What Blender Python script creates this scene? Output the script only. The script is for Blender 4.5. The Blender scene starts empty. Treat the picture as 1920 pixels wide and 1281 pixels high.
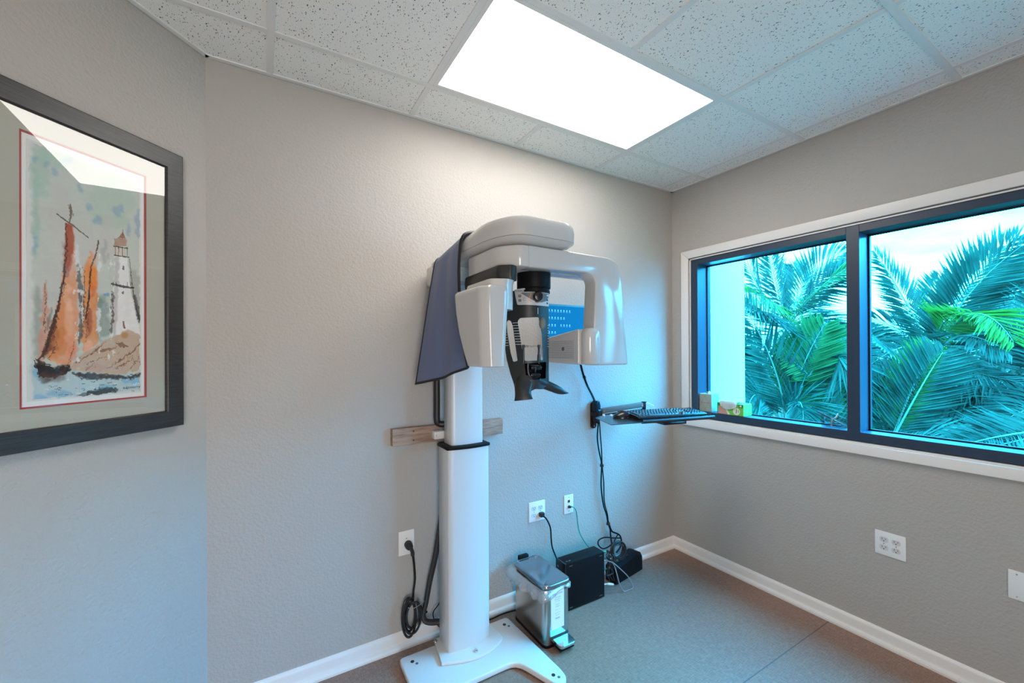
import bpy, bmesh, math, random
import numpy as np
from mathutils import Vector, Matrix, noise
from mathutils.geometry import delaunay_2d_cdt
random.seed(7)
S = bpy.context.scene
COL = S.collection

# ------------------------------------------------------------------ camera
YAW, PITCH, ROLL = .54074, .00216, -.0045
CAM = Vector((-2.62407, -2.04686, 1.4516))
FPX, SHIFT = 781.572, 17.248
_f = Vector((math.sin(YAW)*math.cos(PITCH), math.cos(YAW)*math.cos(PITCH), math.sin(PITCH)))
_r0 = Vector((math.cos(YAW), -math.sin(YAW), 0)); _u0 = _r0.cross(_f)
_r = math.cos(ROLL)*_r0 + math.sin(ROLL)*_u0
_u = -math.sin(ROLL)*_r0 + math.cos(ROLL)*_u0
cam = bpy.data.cameras.new('camera')
cam.sensor_width = 36; cam.lens = 36*FPX/1920; cam.shift_y = SHIFT/1920; cam.clip_start = .02
co = bpy.data.objects.new('camera', cam); COL.objects.link(co)
m = Matrix((_r, _u, -_f)).transposed().to_4x4(); m.translation = CAM
co.matrix_world = m
S.camera = co

# authoring helpers: where a line of sight of the photograph meets a real plane / a real distance
def ray(px, py):
    return _r*((px-960)/FPX) - _u*((py-640.5-SHIFT)/FPX) + _f
def at(px, py, axis, val):
    v = ray(px, py); t = (val-CAM[axis])/v[axis]; return CAM+v*t
def dist(px, py, d):
    return CAM+ray(px, py)*d

# ------------------------------------------------------------------ world, exposure
SKY = 74.0
w = bpy.data.worlds.new('overcast_sky'); S.world = w; w.use_nodes = True
nt = w.node_tree; nt.nodes.clear()
def N(t, **k):
    n = nt.nodes.new(t)
    for a, b in k.items(): setattr(n, a, b)
    return n
tc = N('ShaderNodeTexCoord'); mp = N('ShaderNodeMapping'); mp.inputs['Scale'].default_value = (1.2, 1.2, 5.0)
no = N('ShaderNodeTexNoise'); no.inputs['Scale'].default_value = 1.7; no.inputs['Detail'].default_value = 5; no.inputs['Roughness'].default_value = .55
cr = N('ShaderNodeValToRGB')
cr.color_ramp.elements[0].position = .40; cr.color_ramp.elements[0].color = (.36, .56, .78, 1)
cr.color_ramp.elements[1].position = .64; cr.color_ramp.elements[1].color = (1.15, 1.12, 1.08, 1)
bg = N('ShaderNodeBackground'); bg.inputs['Strength'].default_value = SKY
ou = N('ShaderNodeOutputWorld')
nt.links.new(tc.outputs['Generated'], mp.inputs['Vector']); nt.links.new(mp.outputs[0], no.inputs['Vector'])
nt.links.new(no.outputs['Fac'], cr.inputs[0]); sep = N('ShaderNodeSeparateXYZ'); nt.links.new(tc.outputs['Generated'], sep.inputs[0])     # overcast law: zenith three times the horizon
zz = N('ShaderNodeMath', operation='MULTIPLY_ADD', use_clamp=False); zz.inputs[1].default_value = .85; zz.inputs[2].default_value = .42
cl = N('ShaderNodeMath', operation='MAXIMUM'); cl.inputs[1].default_value = 0; nt.links.new(sep.outputs[2], cl.inputs[0]); nt.links.new(cl.outputs[0], zz.inputs[0])
mu = N('ShaderNodeMixRGB', blend_type='MULTIPLY'); mu.inputs[0].default_value = 1; nt.links.new(cr.outputs[0], mu.inputs[1]); nt.links.new(zz.outputs[0], mu.inputs[2])
nt.links.new(mu.outputs[0], bg.inputs[0]); nt.links.new(bg.outputs[0], ou.inputs[0])
PANEL_EMIT = 12.0         # the ceiling panels that light the room
# added fill light, standing in an invented doorway behind the camera
dl = bpy.data.lights.new('added_fill_light', 'AREA'); dl.shape = 'RECTANGLE'; dl.size = .95; dl.size_y = 2.05
dl.energy = 74; dl.color = (1.0, .96, .925)
do = bpy.data.objects.new('added_fill_light', dl); COL.objects.link(do)
do.location = (-3.1, -4.12, 1.04); do.rotation_euler = (math.radians(90), 0, 0)
S.view_settings.view_transform = 'Standard'; S.view_settings.look = 'None'
S.view_settings.exposure = 0.0; S.view_settings.gamma = 1.0
S.view_settings.use_curve_mapping = False
S.cycles.max_bounces = 12; S.cycles.diffuse_bounces = 6; S.cycles.transparent_max_bounces = 24
S.cycles.use_denoising = True; S.cycles.sample_clamp_indirect = 8
S.cycles.caustics_reflective = False; S.cycles.caustics_refractive = False

# ------------------------------------------------------------------ materials
def srgb(r, g, b):
    f = lambda c: (c/255/12.92) if c/255 <= .04045 else ((c/255+.055)/1.055)**2.4
    return (f(r), f(g), f(b), 1)
def lin(r, g, b): return (r, g, b, 1)
def mat(name, color, rough=.5, metal=0, spec=.5, bump=None, emit=None, coat=0, var=None, alpha=None, aniso=0, **kw):
    """bump=(scale, strength, distance[, stretch]); var=(scale, other colour, stretch)"""
    m = bpy.data.materials.new(name); m.use_nodes = True
    t = m.node_tree; p = t.nodes['Principled BSDF']
    p.inputs['Base Color'].default_value = color; p.inputs['Roughness'].default_value = rough
    p.inputs['Metallic'].default_value = metal; p.inputs['Specular IOR Level'].default_value = spec
    p.inputs['Coat Weight'].default_value = coat; p.inputs['Coat Roughness'].default_value = .08
    if aniso: p.inputs['Anisotropic'].default_value = aniso
    if emit:
        p.inputs['Emission Color'].default_value = emit[0]; p.inputs['Emission Strength'].default_value = emit[1]
    if alpha is not None: p.inputs['Alpha'].default_value = alpha
    tcn = None
    def coords(st=None):
        nonlocal tcn
        if tcn is None: tcn = t.nodes.new('ShaderNodeTexCoord')
        if st is None: return tcn.outputs['Object']
        mpn = t.nodes.new('ShaderNodeMapping'); mpn.inputs['Scale'].default_value = st
        t.links.new(tcn.outputs['Object'], mpn.inputs[0]); return mpn.outputs[0]
    if var:
        n = t.nodes.new('ShaderNodeTexNoise'); n.inputs['Scale'].default_value = var[0]; n.inputs['Detail'].default_value = 4
        t.links.new(coords(var[2] if len(var) > 2 else None), n.inputs['Vector'])
        r = t.nodes.new('ShaderNodeValToRGB'); r.color_ramp.elements[0].position = .35; r.color_ramp.elements[1].position = .65
        r.color_ramp.elements[0].color = color; r.color_ramp.elements[1].color = var[1]
        t.links.new(n.outputs['Fac'], r.inputs[0]); t.links.new(r.outputs[0], p.inputs['Base Color'])
    if bump:
        n = t.nodes.new('ShaderNodeTexNoise'); n.inputs['Scale'].default_value = bump[0]; n.inputs['Detail'].default_value = 3
        t.links.new(coords(bump[3] if len(bump) > 3 else None), n.inputs['Vector'])
        b = t.nodes.new('ShaderNodeBump'); b.inputs['Strength'].default_value = bump[1]; b.inputs['Distance'].default_value = bump[2]
        t.links.new(n.outputs['Fac'], b.inputs['Height']); t.links.new(b.outputs[0], p.inputs['Normal'])
    return m

M = {}
M['wall'] = mat('painted_textured_wall', lin(.42, .388, .352), .55, spec=.35, bump=(85, .55, .006))
M['white_trim'] = mat('white_gloss_trim', lin(.74, .70, .66), .38)
M['tee'] = mat('ceiling_grid_paint', lin(.72, .71, .69), .5)
M['gap'] = mat('dark_caulk', lin(.12, .11, .10), .8)
M['lens'] = mat('light_diffuser', lin(.9, .9, .9), .4, emit=(lin(1.0, .955, .905), PANEL_EMIT))
M['frame_metal'] = mat('dark_anodised_frame', lin(.020, .036, .066), .38, spec=.5)
M['gasket'] = mat('black_gasket', lin(.008, .01, .014), .6)
M['concrete'] = mat('white_stucco', lin(.88, .88, .87), .8, bump=(60, .3, .004))
M['gloss_white'] = mat('glossy_white_shell', lin(.53, .51, .485), .16, coat=.3)
M['satin_white'] = mat('satin_white_paint', lin(.60, .595, .585), .30)
M['base_white'] = mat('white_steel_plate', lin(.68, .67, .65), .3)
M['black'] = mat('satin_black_plastic', lin(.006, .006, .007), .5, spec=.12)
M['black_soft'] = mat('soft_black_plastic', lin(.022, .021, .020), .42, spec=.4)
M['black_gloss'] = mat('gloss_black_plastic', lin(.010, .010, .012), .2)
M['rubber'] = mat('black_rubber', lin(.012, .012, .013), .45)
M['braid'] = mat('braided_sleeve', lin(.02, .02, .022), .5, bump=(500, .6, .002))
M['steel'] = mat('brushed_steel', lin(.50, .47, .44), .26, metal=1, bump=(60, .04, .001, (1, 1, .02)))
M['chrome'] = mat('chrome', lin(.7, .7, .7), .15, metal=1)
M['silver'] = mat('silver_arm_paint', lin(.14, .13, .12), .6, spec=.15)
M['lid_steel'] = mat('polished_lid_steel', lin(.40, .42, .45), .18, metal=1)
M['plate'] = mat('white_wall_plate', lin(.78, .77, .75), .3)
M['slot'] = mat('dark_slot', lin(.02, .02, .02), .7)
M['red'] = mat('red_jack', lin(.35, .02, .02), .4)
M['wood'] = mat('pine_board', lin(.40, .27, .20), .65, var=(9, lin(.22, .14, .10), (1.2, 9, 9)), bump=(40, .2, .002, (1, 12, 12)))
M['wood_dark'] = mat('wood_knot', lin(.10, .055, .035), .7)
M['apron'] = mat('blue_grey_vinyl', lin(.105, .130, .225), .42, bump=(14, .2, .012, (1, 1, .35)))
M['apron_trim'] = mat('black_binding', lin(.010, .010, .012), .5)
M['frame_wood'] = mat('charcoal_frame_wood', lin(.020, .018, .018), .38, var=(10, lin(.040, .036, .033), (1, 1, 30)), bump=(30, .15, .001, (1, 1, 12)))
M['frame_wood_h'] = mat('charcoal_frame_wood_across', lin(.020, .018, .018), .38, var=(10, lin(.040, .036, .033), (2.5, 2.5, 60)), bump=(30, .15, .001, (4, 4, 50)))
M['mat_board'] = mat('grey_green_mat_board', lin(.44, .43, .36), .9)
M['red_fillet'] = mat('red_inner_mat', lin(.42, .05, .045), .7)
M['paper_white'] = mat('white_paper', lin(.80, .80, .78), .8)
M['ink'] = mat('dark_ink', lin(.03, .03, .035), .7)
M['grey_cable'] = mat('grey_cable', lin(.28, .29, .30), .4)
M['green_cable'] = mat('green_cable', lin(.02, .30, .20), .4)
M['blue_ink'] = mat('blue_ink', lin(.05, .14, .35), .6)
M['amber'] = mat('amber_print', lin(.7, .28, .03), .6)
M['grey_print'] = mat('grey_print', lin(.12, .12, .125), .5)
M['tile_edge'] = mat('tile_edge', lin(.25, .24, .22), .9)
M['ground'] = mat('garden_ground', lin(.10, .10, .07), .95, var=(3, lin(.05, .07, .03)))
M['trunk'] = mat('palm_trunk', lin(.10, .075, .05), .9, bump=(14, .8, .04))

def glass_mat(name, tint, rough=0, ior=1.45, boost=1.0):
    """a clear sheet: tinted see-through plus its own reflection by angle"""
    m = bpy.data.materials.new(name); m.use_nodes = True; t = m.node_tree; t.nodes.clear()
    tr = t.nodes.new('ShaderNodeBsdfTransparent'); tr.inputs[0].default_value = tint
    gl = t.nodes.new('ShaderNodeBsdfGlossy'); gl.inputs['Roughness'].default_value = rough
    fr = t.nodes.new('ShaderNodeFresnel'); fr.inputs['IOR'].default_value = ior
    mx = t.nodes.new('ShaderNodeMixShader'); o = t.nodes.new('ShaderNodeOutputMaterial')
    # the sheet does not bend the ray, so only the face that is entered may reflect (no total internal reflection)
    ge = t.nodes.new('ShaderNodeNewGeometry'); iv = t.nodes.new('ShaderNodeMath'); iv.operation = 'SUBTRACT'; iv.inputs[0].default_value = boost
    mu = t.nodes.new('ShaderNodeMath'); mu.operation = 'MULTIPLY'; mu.use_clamp = True
    bf = t.nodes.new('ShaderNodeMath'); bf.operation = 'MULTIPLY'; bf.inputs[1].default_value = boost
    t.links.new(ge.outputs['Backfacing'], bf.inputs[0]); t.links.new(bf.outputs[0], iv.inputs[1])
    t.links.new(fr.outputs[0], mu.inputs[0]); t.links.new(iv.outputs[0], mu.inputs[1]); t.links.new(mu.outputs[0], mx.inputs[0])
    t.links.new(tr.outputs[0], mx.inputs[1]); t.links.new(gl.outputs[0], mx.inputs[2]); t.links.new(mx.outputs[0], o.inputs[0])
    return m
# each pane is a closed slab, so its tint is passed twice
TINT = (.036, .45, .80)
M['window_glass'] = glass_mat('cyan_tinted_glass', lin(*[c**.5 for c in TINT]), ior=1.25)
M['picture_glass'] = glass_mat('picture_glass', lin(.985, .985, .985), ior=1.5, boost=1.5)
M['clear_plastic'] = glass_mat('clear_plastic', lin(.86, .89, .90), .05, ior=1.5)

def film_mat():
    m = bpy.data.materials.new('thin_bag_film'); m.use_nodes = True; t = m.node_tree; t.nodes.clear()
    tr = t.nodes.new('ShaderNodeBsdfTransparent'); tr.inputs[0].default_value = lin(.93, .94, .95)
    gl = t.nodes.new('ShaderNodeBsdfGlossy'); gl.inputs['Roughness'].default_value = .18
    df = t.nodes.new('ShaderNodeBsdfDiffuse'); df.inputs[0].default_value = lin(.8, .8, .8)
    a = t.nodes.new('ShaderNodeMixShader'); a.inputs[0].default_value = .45
    b = t.nodes.new('ShaderNodeMixShader'); b.inputs[0].default_value = .42
    o = t.nodes.new('ShaderNodeOutputMaterial')
    t.links.new(df.outputs[0], a.inputs[1]); t.links.new(gl.outputs[0], a.inputs[2])
    t.links.new(tr.outputs[0], b.inputs[1]); t.links.new(a.outputs[0], b.inputs[2]); t.links.new(b.outputs[0], o.inputs[0])
    return m
M['film'] = film_mat()

def ceiling_tile_mat():
    m = mat('fissured_ceiling_tile', lin(.56, .555, .52), .95); t = m.node_tree; p = t.nodes['Principled BSDF']
    c = t.nodes.new('ShaderNodeTexCoord')
    wn = t.nodes.new('ShaderNodeTexNoise'); wn.inputs['Scale'].default_value = 60
    mpn = t.nodes.new('ShaderNodeMapping'); mpn.inputs['Scale'].default_value = (1, .62, 1)
    ad = t.nodes.new('ShaderNodeMixRGB'); ad.blend_type = 'ADD'; ad.inputs[0].default_value = .012
    t.links.new(c.outputs['Object'], mpn.inputs[0]); t.links.new(mpn.outputs[0], ad.inputs[1])
    t.links.new(c.outputs['Object'], wn.inputs['Vector']); t.links.new(wn.outputs['Color'], ad.inputs[2])
    vo = t.nodes.new('ShaderNodeTexVoronoi'); vo.inputs['Scale'].default_value = 155
    t.links.new(ad.outputs[0], vo.inputs['Vector'])
    # a random share of the cells carries a pit
    sx = t.nodes.new('ShaderNodeSeparateColor'); t.links.new(vo.outputs['Color'], sx.inputs[0])
    sz = t.nodes.new('ShaderNodeMapRange'); sz.inputs[1].default_value = .12; sz.inputs[2].default_value = 1
    sz.inputs[3].default_value = 0; sz.inputs[4].default_value = .33
    t.links.new(sx.outputs[0], sz.inputs[0])
    lt = t.nodes.new('ShaderNodeMath'); lt.operation = 'LESS_THAN'
    t.links.new(vo.outputs['Distance'], lt.inputs[0]); t.links.new(sz.outputs[0], lt.inputs[1])
    n2 = t.nodes.new('ShaderNodeTexNoise'); n2.inputs['Scale'].default_value = 320
    t.links.new(c.outputs['Object'], n2.inputs['Vector'])
    r2 = t.nodes.new('ShaderNodeValToRGB'); r2.color_ramp.elements[0].position = .3; r2.color_ramp.elements[1].position = .6
    r2.color_ramp.elements[0].color = lin(.72, .71, .68); r2.color_ramp.elements[1].color = lin(.88, .87, .84)
    t.links.new(n2.outputs['Fac'], r2.inputs[0])
    mx = t.nodes.new('ShaderNodeMixRGB'); mx.inputs[2].default_value = lin(.13, .125, .11)
    t.links.new(lt.outputs[0], mx.inputs[0]); t.links.new(r2.outputs[0], mx.inputs[1]); t.links.new(mx.outputs[0], p.inputs['Base Color'])
    bp = t.nodes.new('ShaderNodeBump'); bp.invert = True; bp.inputs['Strength'].default_value = .6; bp.inputs['Distance'].default_value = .003
    t.links.new(lt.outputs[0], bp.inputs['Height']); t.links.new(bp.outputs[0], p.inputs['Normal'])
    return m
M['tile'] = ceiling_tile_mat()

def floor_mat():
    m = mat('woven_vinyl_floor', lin(.215, .185, .165), .46, spec=.35); t = m.node_tree; p = t.nodes['Principled BSDF']
    c = t.nodes.new('ShaderNodeTexCoord')
    outs = []
    for st in ((1, 9, 1), (9, 1, 1)):
        mpn = t.nodes.new('ShaderNodeMapping'); mpn.inputs['Scale'].default_value = st; mpn.inputs['Rotation'].default_value = (0, 0, .35)
        n = t.nodes.new('ShaderNodeTexNoise'); n.inputs['Scale'].default_value = 38; n.inputs['Detail'].default_value = 3
        t.links.new(c.outputs['Object'], mpn.inputs[0]); t.links.new(mpn.outputs[0], n.inputs['Vector']); outs.append(n.outputs['Fac'])
    ad = t.nodes.new('ShaderNodeMath'); ad.operation = 'ADD'; t.links.new(outs[0], ad.inputs[0]); t.links.new(outs[1], ad.inputs[1])
    r = t.nodes.new('ShaderNodeValToRGB'); r.color_ramp.elements[0].position = .80/2; r.color_ramp.elements[1].position = 1.25/2
    hf = t.nodes.new('ShaderNodeMath'); hf.operation = 'MULTIPLY'; hf.inputs[1].default_value = .5; t.links.new(ad.outputs[0], hf.inputs[0])
    r.color_ramp.elements[0].color = lin(.215, .128, .093); r.color_ramp.elements[1].color = lin(.355, .210, .155)
    t.links.new(hf.outputs[0], r.inputs[0]); t.links.new(r.outputs[0], p.inputs['Base Color'])
    b = t.nodes.new('ShaderNodeBump'); b.inputs['Strength'].default_value = .35; b.inputs['Distance'].default_value = .002
    t.links.new(hf.outputs[0], b.inputs['Height']); t.links.new(b.outputs[0], p.inputs['Normal'])
    return m
M['floor'] = floor_mat()

def leaf_mat(name, c1, c2, tr=.30, gloss=.6):
    m = bpy.data.materials.new(name); m.use_nodes = True; t = m.node_tree; p = t.nodes['Principled BSDF']
    p.inputs['Roughness'].default_value = gloss; p.inputs['Specular IOR Level'].default_value = .12; o = t.nodes['Material Output']
    c = t.nodes.new('ShaderNodeTexCoord'); n = t.nodes.new('ShaderNodeTexNoise'); n.inputs['Scale'].default_value = 3.5
    r = t.nodes.new('ShaderNodeValToRGB'); r.color_ramp.elements[0].position = .35; r.color_ramp.elements[1].position = .65
    r.color_ramp.elements[0].color = c1; r.color_ramp.elements[1].color = c2
    t.links.new(c.outputs['Object'], n.inputs['Vector']); t.links.new(n.outputs['Fac'], r.inputs[0]); t.links.new(r.outputs[0], p.inputs['Base Color'])
    tl = t.nodes.new('ShaderNodeBsdfTranslucent'); t.links.new(r.outputs[0], tl.inputs[0])
    mx = t.nodes.new('ShaderNodeMixShader'); mx.inputs[0].default_value = tr
    t.links.new(p.outputs[0], mx.inputs[1]); t.links.new(tl.outputs[0], mx.inputs[2]); t.links.new(mx.outputs[0], o.inputs[0])
    return m
M['leaf'] = leaf_mat('palm_leaflet', lin(.010, .042, .028), lin(.026, .085, .056))
M['leaf_bright'] = leaf_mat('young_palm_leaflet', lin(.045, .115, .014), lin(.06, .155, .03), .45)
M['leaf_mid'] = leaf_mat('mid_green_leaflet', lin(.024, .08, .022), lin(.04, .125, .036), .4)
M['leaf_pale'] = leaf_mat('pale_palm_leaflet', lin(.024, .09, .065), lin(.05, .14, .10), .3)
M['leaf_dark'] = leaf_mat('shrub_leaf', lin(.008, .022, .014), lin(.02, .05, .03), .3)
M['rachis'] = mat('palm_rib', lin(.09, .15, .10), .6, spec=.2)

# ------------------------------------------------------------------ mesh helpers
class MB:
    def __init__(s): s.bm = bmesh.new()
    def _post(s, geom_v, rot=None, pivot=None, bevel=0, seg=2):
        vs = geom_v
        if bevel:
            es = list({e for v in vs for e in v.link_edges})
            r = bmesh.ops.bevel(s.bm, geom=es, offset=bevel, segments=seg, affect='EDGES', profile=.5, clamp_overlap=True)
            vs = list({v for f in r['faces'] for v in f.verts} | {v for v in vs if v.is_valid})
            # all connected
            seen = set(vs); st = list(vs)
            while st:
                v = st.pop()
                for e in v.link_edges:
                    o = e.other_vert(v)
                    if o not in seen: seen.add(o); st.append(o)
            vs = list(seen)
        if rot is not None:
            bmesh.ops.rotate(s.bm, verts=vs, cent=pivot or (0, 0, 0), matrix=rot)
        return vs
    def box(s, lo, hi, bevel=0, seg=2, rot=None, pivot=None):
        lo = Vector(lo); hi = Vector(hi)
        r = bmesh.ops.create_cube(s.bm, size=1)
        c = (lo+hi)/2; d = hi-lo
        for v in r['verts']: v.co = Vector((v.co.x*d.x, v.co.y*d.y, v.co.z*d.z))+c
        s._post(r['verts'], rot, pivot if pivot is not None else c, bevel, seg); return s
    def prism(s, pts, axis, a, b, bevel=0, seg=2, only_ends=False, skip=None):
        """polygon given in the two other axes, swept along axis from a to b"""
        def P(p, h):
            q = list(p); q.insert(axis, h); return Vector(q)
        n = len(pts)
        va = [s.bm.verts.new(P(p, a)) for p in pts]; vb = [s.bm.verts.new(P(p, b)) for p in pts]
        fs = [s.bm.faces.new(va), s.bm.faces.new(vb[::-1])]
        for i in range(n): fs.append(s.bm.faces.new((va[i], vb[i], vb[(i+1) % n], va[(i+1) % n])))
        bmesh.ops.recalc_face_normals(s.bm, faces=fs)
        if bevel:
            if only_ends: es = list(set(fs[0].edges) | set(fs[1].edges))
            else: es = list({e for f in fs for e in f.edges})
            if skip: es = [e for e in es if not (skip(e.verts[0].co) and skip(e.verts[1].co))]
            bmesh.ops.bevel(s.bm, geom=es, offset=bevel, segments=seg, affect='EDGES', profile=.5, clamp_overlap=True)
        return s
    def cyl(s, p0, p1, r0, r1=None, n=20, bevel=0, seg=2):
        p0 = Vector(p0); p1 = Vector(p1); r1 = r0 if r1 is None else r1
        d = (p1-p0); L = d.length; q = d.to_track_quat('Z', 'Y').to_matrix()
        r = bmesh.ops.create_cone(s.bm, cap_ends=True, segments=n, radius1=r0, radius2=r1, depth=L)
        vs = r['verts']
        if bevel:
            es = [e for e in {e for v in vs for e in v.link_edges} if abs(e.verts[0].co.z-e.verts[1].co.z) < 1e-6]
            vs0 = set(vs)
            rr = bmesh.ops.bevel(s.bm, geom=es, offset=bevel, segments=seg, affect='EDGES', profile=.5, clamp_overlap=True)
            vs = list({v for v in vs0 if v.is_valid} | {v for f in rr['faces'] for v in f.verts})
        bmesh.ops.rotate(s.bm, verts=vs, cent=(0, 0, 0), matrix=q)
        bmesh.ops.translate(s.bm, verts=vs, vec=(p0+p1)/2); return s
    def tube(s, pts, r, n=8, closed=False, smooth=4, flat=1.0):
        pts = [Vector(p) for p in pts]
        if smooth and len(pts) > 2: pts = catmull(pts, smooth, closed)
        rr = r if callable(r) else (lambda t: r)
        m = len(pts); rings = []
        up = None
        for i, p in enumerate(pts):
            if closed: t = pts[(i+1) % m]-pts[i-1]
            else: t = pts[min(i+1, m-1)]-pts[max(i-1, 0)]
            if t.length < 1e-9: t = Vector((0, 0, 1))
            t.normalize()
            if up is None: up = t.orthogonal().normalized()
            up = (up-t*up.dot(t))
            if up.length < 1e-6: up = t.orthogonal()
            up.normalize(); sd = t.cross(up)
            k = rr(i/(m-1))
            rings.append([s.bm.verts.new(p+(up*math.cos(a)*k+sd*math.sin(a)*k*flat)) for a in [2*math.pi*j/n for j in range(n)]])
        for i in range(m if closed else m-1):
            A = rings[i]; B = rings[(i+1) % m]
            for j in range(n): s.bm.faces.new((A[j], A[(j+1) % n], B[(j+1) % n], B[j]))
        if not closed:
            s.bm.faces.new(rings[0][::-1]); s.bm.faces.new(rings[-1])
        return s
    def loft(s, rings, cap=True):
        R = [[s.bm.verts.new(Vector(p)) for p in ring] for ring in rings]; n = len(R[0])
        for A, B in zip(R, R[1:]):
            for j in range(n): s.bm.faces.new((A[j], A[(j+1) % n], B[(j+1) % n], B[j]))
        if cap: s.bm.faces.new(R[0][::-1]); s.bm.faces.new(R[-1])
        return s
    def grid(s, P):
        V = [[s.bm.verts.new(Vector(p)) for p in row] for row in P]
        for i in range(len(V)-1):
            for j in range(len(V[0])-1): s.bm.faces.new((V[i][j], V[i][j+1], V[i+1][j+1], V[i+1][j]))
        return s
    def quad(s, *p):
        s.bm.faces.new([s.bm.verts.new(Vector(q)) for q in p]); return s
    def solid(s, th):
        bmesh.ops.recalc_face_normals(s.bm, faces=s.bm.faces[:])
        bmesh.ops.solidify(s.bm, geom=s.bm.faces[:], thickness=th); return s

def catmull(pts, k, closed=False):
    out = []; n = len(pts)
    for i in range(n if closed else n-1):
        if closed: a, b, c, d = pts[i-1], pts[i], pts[(i+1) % n], pts[(i+2) % n]
        else: a, b, c, d = pts[max(i-1, 0)], pts[i], pts[i+1], pts[min(i+2, n-1)]
        for j in range(k):
            t = j/k
            out.append(.5*((2*b)+(-a+c)*t+(2*a-5*b+4*c-d)*t*t+(-a+3*b-3*c+d)*t**3))
    if not closed: out.append(pts[-1])
    return out

def rounded(pts, r, k=4):
    """rounds the corners of a 2-D polygon; r number or list"""
    out = []; n = len(pts)
    for i in range(n):
        R = r[i] if isinstance(r, (list, tuple)) else r
        p = Vector(pts[i]); a = Vector(pts[i-1])-p; b = Vector(pts[(i+1) % n])-p
        R2 = min(R, a.length*.49, b.length*.49)
        if R2 <= 1e-6: out.append(tuple(p)); continue
        s_ = p+a.normalized()*R2; e_ = p+b.normalized()*R2
        for j in range(k+1):
            t = j/k; q = s_*(1-t)**2+p*2*t*(1-t)+e_*t*t; out.append(tuple(q))
    return out

def world_origin(o):
    v = Vector((0, 0, 0))
    while o: v += o.location; o = o.parent
    return v
def obj(name, mb, material, parent=None, smooth=True, label=None, angle=35, kind=None):
    bm = mb.bm if isinstance(mb, MB) else mb
    bmesh.ops.recalc_face_normals(bm, faces=bm.faces[:])
    me = bpy.data.meshes.new(name); bm.to_mesh(me); bm.free()
    o = bpy.data.objects.new(name, me); COL.objects.link(o)
    if len(me.vertices):
        co_ = np.empty(len(me.vertices)*3); me.vertices.foreach_get('co', co_); co_ = co_.reshape(-1, 3)
        c = Vector(((co_[:, 0].min()+co_[:, 0].max())/2, (co_[:, 1].min()+co_[:, 1].max())/2, co_[:, 2].min()))
    else: c = Vector((0, 0, 0))
    if parent is not None:
        po = world_origin(parent); o.parent = parent; o.location = c-po
    else: o.location = c
    me.transform(Matrix.Translation(-c))
    if smooth:
        me.polygons.foreach_set('use_smooth', [True]*len(me.polygons))
        try: me.set_sharp_from_angle(angle=math.radians(angle))
        except Exception: pass
    if material: me.materials.append(M[material] if isinstance(material, str) else material)
    if label: o['label'] = label
    if kind: o['kind'] = kind
    return o
def thing(name, label, cat, loc, group=None):
    o = bpy.data.objects.new(name, None); COL.objects.link(o); o.empty_display_size = .1
    o.location = loc; o['label'] = label; o['category'] = cat
    if group: o['group'] = group
    return o
def tag(o, label, cat, group=None):
    o['label'] = label; o['category'] = cat
    if group: o['group'] = group
    return o
def struct(name, mb, material, parent=None, **k):
    o = obj(name, mb, material, parent, **k)
    if parent is None: o['kind'] = 'structure'
    return o
def struct_empty(name, loc):
    o = bpy.data.objects.new(name, None); COL.objects.link(o); o.location = loc; o['kind'] = 'structure'; return o

def inside(p, poly):
    x, y = p; c = False; n = len(poly)
    for i in range(n):
        x1, y1 = poly[i]; x2, y2 = poly[i-1]
        if (y1 > y) != (y2 > y) and x < (x2-x1)*(y-y1)/(y2-y1)+x1: c = not c
    return c
def panel(outline, holes, step, fn):
    """triangulated sheet with holes, mapped into space by fn(u, v)"""
    def dens(poly):
        out = []
        for i in range(len(poly)):
            a = Vector(poly[i]); b = Vector(poly[(i+1) % len(poly)]); n = max(1, int((b-a).length/step))
            out += [a.lerp(b, j/n) for j in range(n)]
        return out
    V = []; E = []
    for poly in [outline]+holes:
        d = dens(poly); k = len(V); V += d; E += [(k+i, k+(i+1) % len(d)) for i in range(len(d))]
    xs = [p[0] for p in outline]; ys = [p[1] for p in outline]
    x = min(xs)+step/2
    while x < max(xs):
        y = min(ys)+step/2
        while y < max(ys):
            if inside((x, y), outline) and not any(inside((x, y), h) for h in holes): V.append(Vector((x, y)))
            y += step
        x += step
    vs, es, fs, *_ = delaunay_2d_cdt(V, E, [], 0, 1e-6)
    mb = MB(); bv = [mb.bm.verts.new(Vector(fn(p.x, p.y))) for p in vs]
    for f in fs:
        c = (sum(vs[i].x for i in f)/len(f), sum(vs[i].y for i in f)/len(f))
        if inside(c, outline) and not any(inside(c, h) for h in holes):
            try: mb.bm.faces.new([bv[i] for i in f])
            except ValueError: pass
    for v in [v for v in mb.bm.verts if not v.link_faces]: mb.bm.verts.remove(v)
    return mb

def text(name, body, size, mtx, material, parent, ext=.0004, sx=1.0, label=None):
    cu = bpy.data.curves.new(name, 'FONT'); cu.body = body; cu.size = size; cu.extrude = ext; cu.align_x = 'CENTER'; cu.align_y = 'CENTER'
    tmp = bpy.data.objects.new('tmp', cu); COL.objects.link(tmp)
    dg = bpy.context.evaluated_depsgraph_get(); me = bpy.data.meshes.new_from_object(tmp.evaluated_get(dg))
    bpy.data.objects.remove(tmp)
    bm = bmesh.new(); bm.from_mesh(me); bpy.data.meshes.remove(me)
    bmesh.ops.transform(bm, verts=bm.verts[:], matrix=mtx @ Matrix.Diagonal((sx, 1, 1, 1)))
    return obj(name, bm, material, parent, smooth=False, label=label)
def frame_mtx(origin, right, up):
    r = Vector(right).normalized(); u = Vector(up); u = (u-r*u.dot(r)).normalized(); n = r.cross(u)
    m = Matrix((r, u, n)).transposed().to_4x4(); m.translation = Vector(origin); return m

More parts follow.
